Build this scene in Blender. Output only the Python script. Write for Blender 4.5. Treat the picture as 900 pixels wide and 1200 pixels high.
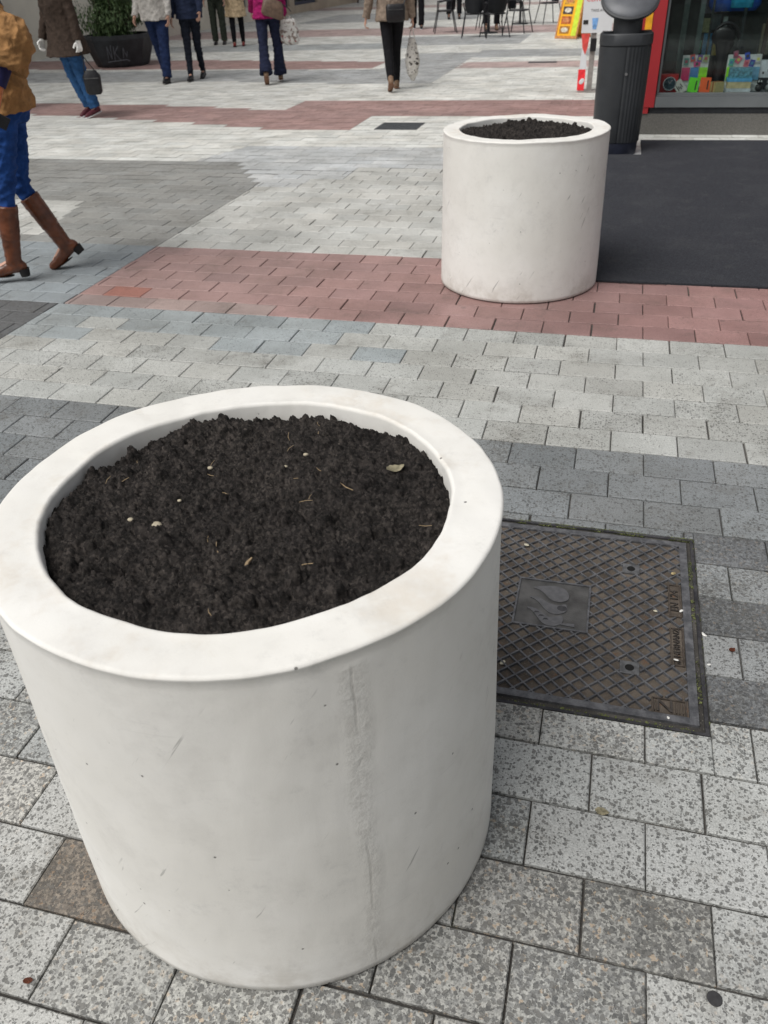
import bpy, bmesh, math, random
import numpy as np
from mathutils import Vector, Matrix, noise
random.seed(7); RNG = np.random.default_rng(7)
R = math.radians
for o in list(bpy.data.objects): bpy.data.objects.remove(o)
SC = bpy.context.scene
COL = SC.collection

# ------------------------------------------------------------------ camera
FPX, PIT, ROLL, TH = 948.4, 0.5971, -0.0443, -0.2802
Fv = Vector((0, math.cos(PIT), -math.sin(PIT))); Rv0 = Vector((1, 0, 0)); Uv0 = Rv0.cross(Fv)
Rv = math.cos(ROLL)*Rv0 + math.sin(ROLL)*Uv0; Uv = -math.sin(ROLL)*Rv0 + math.cos(ROLL)*Uv0
cd = bpy.data.cameras.new('camera'); cam = bpy.data.objects.new('camera', cd); COL.objects.link(cam)
M4 = Matrix((Rv, Uv, -Fv)).transposed().to_4x4(); M4.translation = (0, 0, 1.5); cam.matrix_world = M4
cd.sensor_fit = 'VERTICAL'; cd.sensor_height = 36; cd.sensor_width = 27; cd.lens = FPX/1200*36
cd.clip_start = 0.05; cd.clip_end = 3000
cd.dof.use_dof = True; cd.dof.focus_distance = 1.75; cd.dof.aperture_fstop = 8.5
SC.camera = cam
# ------------------------------------------------------------------ light: bright overcast
SUN_EL, SUN_AZ = R(57), R(-127)          # azimuth measured from +Y, clockwise: the brightness comes from the left, a little behind
w = bpy.data.worlds.new('World'); SC.world = w; w.use_nodes = True
wn = w.node_tree; wn.nodes.clear()
sky = wn.nodes.new('ShaderNodeTexSky'); sky.sky_type = 'NISHITA'; sky.sun_disc = False
sky.sun_elevation = SUN_EL; sky.sun_rotation = SUN_AZ % (2*math.pi); sky.dust_density = 3; sky.altitude = 50
hs = wn.nodes.new('ShaderNodeHueSaturation'); hs.inputs['Saturation'].default_value = 0.22
bg = wn.nodes.new('ShaderNodeBackground'); bg.inputs['Strength'].default_value = 0.085
wo = wn.nodes.new('ShaderNodeOutputWorld')
wn.links.new(sky.outputs[0], hs.inputs['Color']); wn.links.new(hs.outputs[0], bg.inputs['Color']); wn.links.new(bg.outputs[0], wo.inputs[0])
sl = bpy.data.lights.new('sun', 'SUN'); sl.energy = 2.15; sl.angle = R(42); sl.color = (1, .975, .94)
so = bpy.data.objects.new('sun', sl); COL.objects.link(so)
sd = Vector((math.sin(SUN_AZ)*math.cos(SUN_EL), math.cos(SUN_AZ)*math.cos(SUN_EL), math.sin(SUN_EL)))
so.rotation_euler = sd.to_track_quat('Z', 'Y').to_euler()
SC.view_settings.view_transform = 'Standard'; SC.view_settings.look = 'None'
SC.view_settings.gamma = 1; SC.view_settings.use_curve_mapping = False; SC.view_settings.exposure = 0.33
SC.cycles.max_bounces = 6; SC.cycles.use_denoising = True

# ------------------------------------------------------------------ materials
def lin(c):
    return tuple(((x/255)/12.92 if x/255 <= .04045 else ((x/255+.055)/1.055)**2.4) for x in c)
class Mat:
    def __init__(s, name, rough=.7, metal=0, spec=.4):
        s.m = bpy.data.materials.new(name); s.m.use_nodes = True; s.t = s.m.node_tree
        s.b = s.t.nodes['Principled BSDF']; s.b.inputs['Roughness'].default_value = rough
        s.b.inputs['Metallic'].default_value = metal; s.b.inputs['Specular IOR Level'].default_value = spec
        s._co = None
    def n(s, ty, **kw):
        x = s.t.nodes.new('ShaderNode'+ty)
        for k, v in kw.items():
            if hasattr(x, k): setattr(x, k, v)
            else: s.put(x.inputs[k.replace('_', ' ')], v)
        return x
    def put(s, sock, v):
        if isinstance(v, bpy.types.NodeSocket): s.t.links.new(v, sock)
        elif v is not None:
            if sock.type == 'RGBA' and len(v) == 3: v = (*v, 1)
            sock.default_value = v
    def co(s):
        if not s._co: s._co = s.n('TexCoord').outputs['Object']
        return s._co
    def scale(s, sx, sy, sz, co=None):
        mp = s.n('Mapping'); s.put(mp.inputs['Vector'], co or s.co()); mp.inputs['Scale'].default_value = (sx, sy, sz); return mp.outputs[0]
    def noise(s, sc, det=3, rough=.55, co=None, dist=0):
        x = s.n('TexNoise'); s.put(x.inputs['Vector'], co or s.co()); x.inputs['Scale'].default_value = sc
        x.inputs['Detail'].default_value = det; x.inputs['Roughness'].default_value = rough; x.inputs['Distortion'].default_value = dist
        return x.outputs['Fac']
    def vor(s, sc, co=None, out='Distance', feature='F1', rnd=1):
        x = s.n('TexVoronoi', feature=feature); s.put(x.inputs['Vector'], co or s.co()); x.inputs['Scale'].default_value = sc
        x.inputs['Randomness'].default_value = rnd; return x.outputs[out]
    def ramp(s, f, a, b, lo=0., hi=1.):
        x = s.n('MapRange'); x.interpolation_type = 'SMOOTHSTEP'
        for k, v in zip(('Value', 'From Min', 'From Max', 'To Min', 'To Max'), (f, a, b, lo, hi)): s.put(x.inputs[k], v)
        return x.outputs[0]
    def mix(s, f, a, b, mode='MIX'):
        x = s.n('Mix', data_type='RGBA', blend_type=mode); s.put(x.inputs[0], f); s.put(x.inputs[6], a); s.put(x.inputs[7], b); return x.outputs[2]
    def math(s, op, a, b=None, c=None):
        x = s.n('Math', operation=op)
        for i, v in enumerate((a, b, c)):
            if v is not None: s.put(x.inputs[i], v)
        return x.outputs[0]
    def bump(s, h, dist=.002, strength=1, prev=None):
        x = s.n('Bump'); s.put(x.inputs['Height'], h); x.inputs['Distance'].default_value = dist; x.inputs['Strength'].default_value = strength
        if prev: s.put(x.inputs['Normal'], prev)
        s.put(s.b.inputs['Normal'], x.outputs[0]); return x.outputs[0]
    def col(s, c): s.put(s.b.inputs['Base Color'], c); return s
_mc = {}
def plain(name, c, rough=.6, metal=0, var=.18, sc=20, bump=0, bsc=60, spec=.4):
    """a coloured material with some mottling of its own"""
    if name in _mc: return _mc[name]
    m = Mat(name, rough, metal, spec)
    c = tuple(c); d = tuple(x*(1-var) for x in c); e = tuple(min(1, x*(1+var)) for x in c)
    m.col(m.mix(m.ramp(m.noise(sc, 4), .3, .7), d, e))
    if bump: m.bump(m.noise(bsc, 4), bump, .8)
    _mc[name] = m.m; return m.m
def fabric(name, c, weave=900, fold=9, bump=.006):
    if name in _mc: return _mc[name]
    m = Mat(name, .92, 0, .2)
    d = tuple(x*.72 for x in c); e = tuple(min(1, x*1.25) for x in c)
    m.col(m.mix(m.ramp(m.noise(14, 5, .7), .3, .72), d, e))
    h = m.math('ADD', m.noise(fold, 2, .5, m.scale(1, 1, .8), .8), m.math('MULTIPLY', m.noise(weave/6, 2), .06))
    m.bump(h, bump*3, .7); _mc[name] = m.m; return m.m

# ------------------------------------------------------------------ object helpers
def link(name, me, mat=None, parent=None, smooth=False):
    o = bpy.data.objects.new(name, me); COL.objects.link(o)
    if mat is not None:
        for m in (mat if isinstance(mat, (list, tuple)) else [mat]): me.materials.append(m)
    if smooth: me.polygons.foreach_set('use_smooth', [True]*len(me.polygons))
    if parent: o.parent = parent
    return o
def obj(name, bm, mat, parent=None, smooth=False, bevel=0):
    if bevel: bmesh.ops.bevel(bm, geom=[e for e in bm.edges if e.calc_face_angle(0) > .6], offset=bevel, segments=2, affect='EDGES', profile=.6)
    me = bpy.data.meshes.new(name); bm.to_mesh(me); bm.free()
    o = link(name, me, mat, parent)
    if smooth:
        for p in me.polygons: p.use_smooth = True
        try: me.set_sharp_from_angle(angle=R(40))
        except Exception: pass
    return o
def tag(o, label, cat, group=None):
    o['label'] = label; o['category'] = cat
    if group: o['group'] = group
    return o
def thing(name, label, cat, loc=(0, 0, 0), rz=0, group=None):
    o = bpy.data.objects.new(name, None); COL.objects.link(o); o.location = loc; o.rotation_euler = (0, 0, rz); o.empty_display_size = .1
    return tag(o, label, cat, group)
def struct(o): o['kind'] = 'structure'; return o
def copy_tree(o, parent=None):
    c = o.copy(); COL.objects.link(c)
    if parent: c.parent = parent
    for ch in [x for x in bpy.data.objects if x.parent == o]: copy_tree(ch, c)
    return c
def box(bm, x0, x1, y0, y1, z0, z1, mi=0, M=None):
    vs = [bm.verts.new((x, y, z)) for z in (z0, z1) for y in (y0, y1) for x in (x0, x1)]
    if M is not None:
        for v in vs: v.co = M @ v.co
    for f in ((0, 2, 3, 1), (4, 5, 7, 6), (0, 1, 5, 4), (2, 6, 7, 3), (0, 4, 6, 2), (1, 3, 7, 5)):
        bm.faces.new([vs[i] for i in f]).material_index = mi
def tube(bm, p, q, r1, r2=None, n=12, mi=0):
    r2 = r1 if r2 is None else r2; p, q = Vector(p), Vector(q); d = q-p
    if d.length < 1e-6: return
    a = d.orthogonal().normalized(); b = d.normalized().cross(a)
    A = [bm.verts.new(p+r1*(math.cos(t)*a+math.sin(t)*b)) for t in [2*math.pi*i/n for i in range(n)]]
    B = [bm.verts.new(q+r2*(math.cos(t)*a+math.sin(t)*b)) for t in [2*math.pi*i/n for i in range(n)]]
    for i in range(n):
        bm.faces.new((A[i], A[(i+1) % n], B[(i+1) % n], B[i])).material_index = mi
    bm.faces.new(A[::-1]).material_index = mi; bm.faces.new(B).material_index = mi
def ball(bm, p, r, sub=2):
    r = (r, r, r) if not hasattr(r, '__len__') else r
    bmesh.ops.create_icosphere(bm, subdivisions=sub, radius=1, matrix=Matrix.Translation(p) @ Matrix.Diagonal((*r, 1)))
def capsule(bm, p, q, r1, r2, n=12):
    tube(bm, p, q, r1, r2, n); ball(bm, p, r1); ball(bm, q, r2)
def path(bm, pts, r, n=8):
    for i in range(len(pts)-1): tube(bm, pts[i], pts[i+1], r if not hasattr(r, '__len__') else r[i], None if not hasattr(r, '__len__') else r[i+1], n)
    for p in pts[1:-1]: ball(bm, p, r if not hasattr(r, '__len__') else max(r)*.99, 1)
def loft(bm, rings, n=28, mi=0, cap=True):
    """rings: (cx, cy, z, rx, ry[, power])"""
    L = []
    for g in rings:
        cx, cy, z, rx, ry = g[:5]; pw = g[5] if len(g) > 5 else 2
        vs = []
        for i in range(n):
            t = 2*math.pi*i/n; c, s_ = math.cos(t), math.sin(t)
            vs.append(bm.verts.new((cx+rx*math.copysign(abs(c)**(2/pw), c), cy+ry*math.copysign(abs(s_)**(2/pw), s_), z)))
        L.append(vs)
    for a, b in zip(L, L[1:]):
        for i in range(n): bm.faces.new((a[i], a[(i+1) % n], b[(i+1) % n], b[i])).material_index = mi
    if cap: bm.faces.new(L[0][::-1]).material_index = mi; bm.faces.new(L[-1]).material_index = mi
    return L
def prism(bm, pts, z0, z1, mi=0):
    A = [bm.verts.new((x, y, z0)) for x, y in pts]; B = [bm.verts.new((x, y, z1)) for x, y in pts]; n = len(pts)
    ar = sum(pts[i][0]*pts[(i+1) % n][1]-pts[(i+1) % n][0]*pts[i][1] for i in range(n))
    if ar < 0: A.reverse(); B.reverse()
    for i in range(n): bm.faces.new((A[i], A[(i+1) % n], B[(i+1) % n], B[i])).material_index = mi
    bm.faces.new(A[::-1]).material_index = mi; bm.faces.new(B).material_index = mi
def remeshed(name, bm, mat, parent, voxel=.008, smooth=3, wrinkle=0, wsc=7, seed=0):
    """fuses overlapping shapes into one continuous surface"""
    me = bpy.data.meshes.new('t'); bm.to_mesh(me); bm.free()
    t = bpy.data.objects.new('t', me); COL.objects.link(t)
    md = t.modifiers.new('r', 'REMESH'); md.mode = 'VOXEL'; md.voxel_size = voxel
    if smooth: sm = t.modifiers.new('s', 'SMOOTH'); sm.iterations = smooth; sm.factor = .6
    bpy.context.view_layer.update()
    out = bpy.data.meshes.new_from_object(t.evaluated_get(bpy.context.evaluated_depsgraph_get()))
    bpy.data.objects.remove(t)
    if wrinkle:
        n = len(out.vertices); co = np.empty(n*3, np.float32); out.vertices.foreach_get('co', co); co = co.reshape(-1, 3)
        no = np.array([v.normal[:] for v in out.vertices], np.float32)
        h = np.zeros(n)
        rg = np.random.default_rng(seed+11)
        for k in range(9):
            d = rg.normal(size=3); d[2] *= 1.7; d /= np.linalg.norm(d); fr = wsc*rg.uniform(1.2, 4.2)
            wv = np.sin((co @ d)*fr + 1.7*np.sin((co @ rg.normal(size=3))*wsc*.9) + rg.uniform(0, 6))
            h += (1-np.abs(wv))**2*rg.uniform(.4, 1)
        h = (h-h.mean())/3
        co += no*(h*wrinkle)[:, None]; out.vertices.foreach_set('co', co.ravel())
    out.name = name
    return link(name, out, mat, parent, True)
def text_mesh(txt, size, M, depth=.0004):
    cu = bpy.data.curves.new('t', 'FONT'); cu.body = txt; cu.size = size; cu.extrude = depth; cu.align_x = 'CENTER'; cu.align_y = 'CENTER'
    t = bpy.data.objects.new('t', cu); COL.objects.link(t); bpy.context.view_layer.update()
    me = bpy.data.meshes.new_from_object(t.evaluated_get(bpy.context.evaluated_depsgraph_get())); bpy.data.objects.remove(t)
    me.transform(M); return me
RZ = Matrix.Rotation(TH, 4, 'Z')
def G(u, v, z=0): return RZ @ Vector((u, v, z))       # street frame -> world: u along the paving courses, v across them

# ================================================================== GROUND
m = Mat('paving_joint_grit', .95)
j = m.mix(m.ramp(m.noise(3, 3), .45, .65), (.045, .042, .038), (.095, .088, .08))
j = m.mix(m.ramp(m.noise(1.7, 4), .60, .72), j, (.05, .07, .022))
m.col(m.mix(m.ramp(m.noise(160, 2), .6, .7), j, (.16, .15, .13))); m.bump(m.noise(120, 3), .003)
JOINT = m.m
bm = bmesh.new(); bmesh.ops.create_grid(bm, x_segments=8, y_segments=8, size=400)
ground = struct(obj('ground', bm, JOINT)); ground.location = (0, 0, -.009)
# the covered pit under the access cover keeps the ground sheet lower there: the cover's own tray sits above it

def paver_material():
    m = Mat('concrete_paver', .8, 0, .35)
    vc = m.n('VertexColor', layer_name='tint'); tint = vc.outputs['Color']; wear = vc.outputs['Alpha']
    co = m.co()
    # exposed dark aggregate specks in a light cement skin
    big = m.noise(2.1, 4, .6); med = m.noise(9, 3, .6); n2 = m.noise(260, 2, .6, co)
    wn = m.n('TexNoise'); m.put(wn.inputs['Vector'], co); wn.inputs['Scale'].default_value = 150; wn.inputs['Detail'].default_value = 2
    wv = m.n('VectorMath', operation='SCALE'); sb = m.n('VectorMath', operation='SUBTRACT'); m.put(sb.inputs[0], wn.outputs['Color']); sb.inputs[1].default_value = (.5, .5, .5)
    m.put(wv.inputs[0], sb.outputs[0]); wv.inputs['Scale'].default_value = .009
    ad = m.n('VectorMath', operation='ADD'); m.put(ad.inputs[0], co); m.put(ad.inputs[1], wv.outputs[0]); wco = ad.outputs[0]
    def spots(scale, off):
        mp = m.n('Mapping'); m.put(mp.inputs[0], wco); mp.inputs['Location'].default_value = (off, off*.7, 0)
        vt = m.n('TexVoronoi'); m.put(vt.inputs['Vector'], mp.outputs[0]); vt.inputs['Scale'].default_value = scale
        sp_ = m.n('SeparateColor'); m.put(sp_.inputs[0], vt.outputs['Color'])
        rad = m.math('SUBTRACT', m.math('MULTIPLY', m.math('ADD', sp_.outputs[0], m.math('MULTIPLY', m.math('SUBTRACT', med, .5), .5)), m.math('ADD', m.math('MULTIPLY', wear, .50), .27)), .05)
        return m.ramp(m.math('SUBTRACT', rad, vt.outputs['Distance']), -.03, .05)
    speck = m.math('MAXIMUM', spots(104, 0), m.math('MULTIPLY', spots(175, 3.3), .85))
    vcol = m.n('TexVoronoi'); m.put(vcol.inputs['Vector'], wco); vcol.inputs['Scale'].default_value = 150
    sep = m.n('SeparateColor'); m.put(sep.inputs[0], vcol.outputs['Color'])
    agg = m.mix(m.ramp(sep.outputs[0], .1, .9), (.035, .036, .036), (.12, .117, .108))
    skin = m.mix(m.ramp(n2, .35, .65), (.80, .80, .80), (1.14, 1.14, 1.14))
    base = m.mix(1., tint, skin, 'MULTIPLY')
    # worn tiles: the cement skin is gone and the grains of the aggregate lie bare
    grain = m.mix(m.ramp(sep.outputs[2], .0, 1.), (.42, .42, .425), (1.18, 1.17, 1.13)); grain = m.mix(m.ramp(sep.outputs[1], .93, .95, 0, .8), grain, (1.25, .95, .68))
    base = m.mix(m.ramp(m.math('ADD', wear, m.math('MULTIPLY', m.math('SUBTRACT', med, .5), .5)), .55, .95, 0, .85), base, m.mix(1., base, grain, 'MULTIPLY'))
    aggt = m.mix(.2, agg, tint)
    c = m.mix(m.math('MULTIPLY', speck, m.ramp(wear, 0, .35, .30, .93)), base, aggt)
    c = m.mix(1., c, m.mix(m.ramp(big, .3, .7), (.80, .80, .79), (1.08, 1.08, 1.08)), 'MULTIPLY')
    c = m.mix(m.ramp(m.noise(.55, 3, .6), .4, .7, 0, .16), c, (.2, .195, .185))
    dirt = m.ramp(m.noise(4.5, 6, .78), .50, .74, 0, .45)
    c = m.mix(dirt, c, (.10, .088, .07))
    gum = m.ramp(m.vor(2.3), .035, .028, 0, 1.)
    c = m.mix(m.math('MULTIPLY', gum, .35), c, (.06, .06, .06))
    m.col(c)
    h = m.math('SUBTRACT', m.math('MULTIPLY', n2, .5), m.math('MULTIPLY', speck, .9))
    m.bump(h, .0016, .75)
    m.put(m.b.inputs['Roughness'], m.ramp(med, .3, .7, .48, .72))
    return m.m
PAVER = paver_material()

LIGHT = (.45, .455, .43); WHITE = (.53, .53, .50); GREY = (.225, .240, .245); SLATE = (.125, .128, .130); RED = (.43, .275, .255); BLUEG = (.285, .315, .33); TAR = (.095, .095, .095)
def inpoly(u, v, P):
    r = False; n = len(P)
    for i in range(n):
        (a, b), (c, d) = P[i], P[(i+1) % n]
        if (b > v) != (d > v) and u < (c-a)*(v-b)/(d-b)+a: r = not r
    return r
ZONES = [   # street-frame outlines of the coloured fields of the paving; the first that holds the tile centre wins
    ([(-2.87, 3.74), (20, 3.74), (20, 4.84), (-2.87, 4.84)], RED, .12),
    ([(-2.9, 2.67), (20, 2.67), (20, 3.75), (-2.9, 3.75)], LIGHT, .30),
    ([(-2.87, 4.83), (20, 4.83), (20, 7.3), (-2.16, 7.3), (-2.16, 6.85), (-2.5, 6.85), (-2.5, 6.5), (-2.87, 6.5)], WHITE, .16),
    ([(-5.6, 5.0), (-3.85, 5.0), (-4.1, 5.95), (-5.6, 5.95)], WHITE, .1),
    ([(-9, 3.75), (-2.87, 3.75), (-2.87, 4.9), (-9, 4.9)], BLUEG, .2),
    ([(-9, 2.67), (-2.9, 2.67), (-2.9, 3.78), (-9, 3.78)], SLATE, .6),
    ([(-9, 4.83), (-2.87, 4.83), (-2.87, 6.6), (-3.4, 7.45), (-9, 7.45)], (.30, .30, .285), .25),
    ([(-4.2, 6.5), (-2.2, 6.5), (-2.2, 7.3), (20, 7.3), (20, 8.15), (-3.6, 8.3)], (.54, .555, .555), .2),
    ([(-14, 10.95), (-14, 12.0), (-5.5, 10.9), (-4.1, 10.5), (-4.1, 11.4), (20, 11.2), (20, 10.15), (-2.84, 10.15), (-2.84, 9.2), (-3.75, 9.2), (-5.0, 9.6), (-7.2, 10.15)], RED, .1),
    ([(-2.7, 14.85), (20, 14.85), (20, 15.8), (-2.7, 15.8)], (.50, .38, .36), .1),
    ([(-14, 15.9), (-14, 17.4), (-8.1, 16.9), (-4.2, 16.1), (-4.2, 15.0), (-7.2, 15.2)], RED, .1),
    ([(-14, 13.6), (-14, 15.0), (-7.2, 15.1), (-4.0, 14.9), (-4.0, 17.5), (-2.75, 17.5), (-2.75, 13.0), (-3.75, 13.0), (-6.3, 13.5)], (.42, .43, .43), .1),
    ([(-2.75, 16.6), (20, 16.6), (20, 18.0), (-2.75, 18.0)], (.40, .41, .41), .1),
    ([(-5.2, 19.2), (-2.2, 19.2), (-2.2, 21.5), (-5.2, 21.5)], (.42, .43, .43), .1),
    ([(-14, 18.6), (-4.4, 18.6), (-4.4, 20.0), (-14, 20.3)], (.42, .44, .44), .1),
    ([(-14, 22.2), (20, 21.8), (20, 24.0), (-14, 24.8)], (.50, .38, .36), .1),
    ([(-10, 27.5), (-4.5, 27.5), (-4.5, 32), (-10, 32)], (.40, .41, .41), .1),
    ([(-14, 35), (20, 35), (20, 37), (-14, 37)], (.5, .4, .38), .1)]
def zone(u, v):
    if v < 2.67: return None
    for P, c, wr in ZONES:
        if inpoly(u, v, P): return c, wr
    return ((.70, .70, .66), .12)
PER, ROW, V0 = .2351, .15487, .6570
HOLE = (-.432, .361, 1.383, 2.170)
def subtract(r, h):
    a, b, c, d = r; e, f, g, i = h
    if b <= e or a >= f or d <= g or c >= i: return [r]
    out = []
    if a < e: out.append((a, e, c, d))
    if b > f: out.append((f, b, c, d))
    m0, m1 = max(a, e), min(b, f)
    if c < g: out.append((m0, m1, c, g))
    if d > i: out.append((m0, m1, i, d))
    return [q for q in out if q[1]-q[0] > .012 and q[3]-q[2] > .012]
verts, faces, cols = [], [], []
def quad(idx, c): faces.append(idx); cols.extend([c]*4)
rr = random.Random(3)
for k in range(-14, 300):
    v = V0+k*ROW
    wl = -3.4-.62*max(v, 0); n0 = int((-14 if v > 6 else wl-4)/PER); n1 = int((6+.55*max(v, 0))/PER)
    off = .098 if k % 2 else -.021
    for n in range(n0, n1):
        u = off+n*PER; uc, vv = u+PER/2, v+ROW/2
        x, y = (RZ @ Vector((uc, vv, 0))).to_2d()
        if abs(x) > 3.2+.62*max(y, 0) or y < -1.6 or y > 46: continue
        z = zone(uc, vv); segs = [(u, u+PER, z)]
        if z is not None:
            za, zb = zone(u+.004, vv), zone(u+PER-.004, vv)
            if za[0] != zb[0]:
                lo, hi = u, u+PER
                for _ in range(7):
                    md = (lo+hi)/2
                    if zone(md, vv)[0] == za[0]: lo = md
                    else: hi = md
                if .02 < lo-u < PER-.02: segs = [(u, lo, za), (lo, u+PER, zb)]
        for (u, ue, z) in segs:
         uc = (u+ue)/2
         if z is None:
             g = rr.random()
             if vv > 1.43 and not (uc > .30 and vv < 2.2):                     # the grey band round the access cover
                 c, wr = (GREY, .62) if vv < 2.2 or g < .35 else ((.25, .265, .27), .55)
                 if g > .85: c = tuple(t*.86 for t in c)
             elif uc > .30 and vv > 1.44:
                 kk = int(round((vv-V0)/ROW-.5)); c, wr = {5: ((.18, .19, .20), .9), 6: ((.32, .33, .33), .55), 7: ((.19, .20, .21), .85), 8: ((.26, .275, .28), .65), 9: ((.18, .19, .20), .85)}.get(kk, (GREY, .7))
             elif uc < -.86 and vv < .5: c, wr = (.26, .28, .29), .85
             elif vv > 1.12: c, wr = (.50, .508, .49), .58+.12*g
             elif vv > .95: c, wr = ((.40, .41, .40), .74) if uc < 0 else ((.50, .508, .495), .60)
             elif uc > .3: c, wr = (.46, .468, .455), .62+.2*g
             elif uc > -.4: c, wr = (.37, .37, .355), .84+.14*g
             else: c, wr = (.47, .47, .45), .55+.3*g
             if -.98 < uc < -.7 and .65 < vv < .8: c, wr = (.22, .19, .16), .85     # the muddy tile beside the pot
         else:
             c, wr = z; g = rr.random()
             if c is LIGHT and 3.28 < vv < 3.75 and uc < -1.3+.5*g and g > .2: c = (.34, .37, .375)
             if c is RED: t = min(1, max(0, (uc+2.6)/3.4)); dk = .84 if (-1.1 < uc < .4 and 3.8 < vv < 4.4) else 1; c_ = RED; c = tuple(q*dk for q in (.38-.05*t, .248-.055*t, .23-.05*t)); isred = True
             else: isred = False
             if isred and vv < 3.92 and -2.9 < uc < -1.75: c = (.34, .26, .24)
             if isred and abs(uc+2.62) < .118 and abs(vv-3.99) < .07: c = (.42, .19, .15)
             if c is LIGHT and g > .9: wr += .2
         s = 1+rr.uniform(-.075, .075)+(rr.uniform(-.10, .05) if rr.random() < .2 else 0); wm = rr.uniform(-.012, .012)
         c = (min(1, c[0]*(s+wm)), c[1]*s, c[2]*(s-wm), max(0, min(1, wr+rr.uniform(-.08, .08))))
         near = y < 7.5
         jg = .0025+rr.random()*.0022 if near and y < 2.6 else (.0022+rr.random()*.0014 if near else .0026)
         rr1 = (u+rr.uniform(.0003, .0018), ue-rr.uniform(.0003, .0020)-(.004 if rr.random() < .12 and near else 0), v+rr.uniform(.0012, .0034), v+ROW-rr.uniform(.0016, .0038))
         for (a, b, c0, d0) in subtract(rr1, HOLE):
             h0 = rr.uniform(-.0012, .0012); tx, ty = rr.uniform(-.004, .004), rr.uniform(-.006, .006)
             i = len(verts)
             if near:
                 e = min(.0034, (b-a)*.2, (d0-c0)*.2); s_ = rr.uniform(-.0012, .0012)
                 P = [(a, c0), (b, c0+s_), (b, d0+s_), (a, d0)]
                 Q = [(a+e, c0+e), (b-e, c0+e+s_), (b-e, d0-e+s_), (a+e, d0-e)]
                 S = [(a+.0008, c0+.0008), (b-.0008, c0+.0008+s_), (b-.0008, d0-.0008+s_), (a+.0008, d0-.0008)]
                 zz = lambda p, q: h0+tx*(p-a)+ty*(q-c0)
                 verts += [(p, q, -.02) for p, q in P]+[(p, q, zz(p, q)-.0028) for p, q in S]+[(p, q, zz(p, q)) for p, q in Q]
                 for s0 in (0, 4):
                     for t in range(4): quad((i+s0+t, i+s0+(t+1) % 4, i+s0+4+(t+1) % 4, i+s0+4+t), c)
                 quad((i+8, i+9, i+10, i+11), c)
             else:
                 verts += [(a, c0, h0), (b, c0, h0), (b, d0, h0), (a, d0, h0)]; quad((i, i+1, i+2, i+3), c)
me = bpy.data.meshes.new('paving'); me.from_pydata(verts, [], faces)
ca = me.color_attributes.new('tint', 'FLOAT_COLOR', 'CORNER'); ca.data.foreach_set('color', np.array(cols, np.float32).ravel())
paving = struct(link('paving', me, PAVER)); paving.rotation_euler = (0, 0, TH)
del verts, faces, cols
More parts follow.
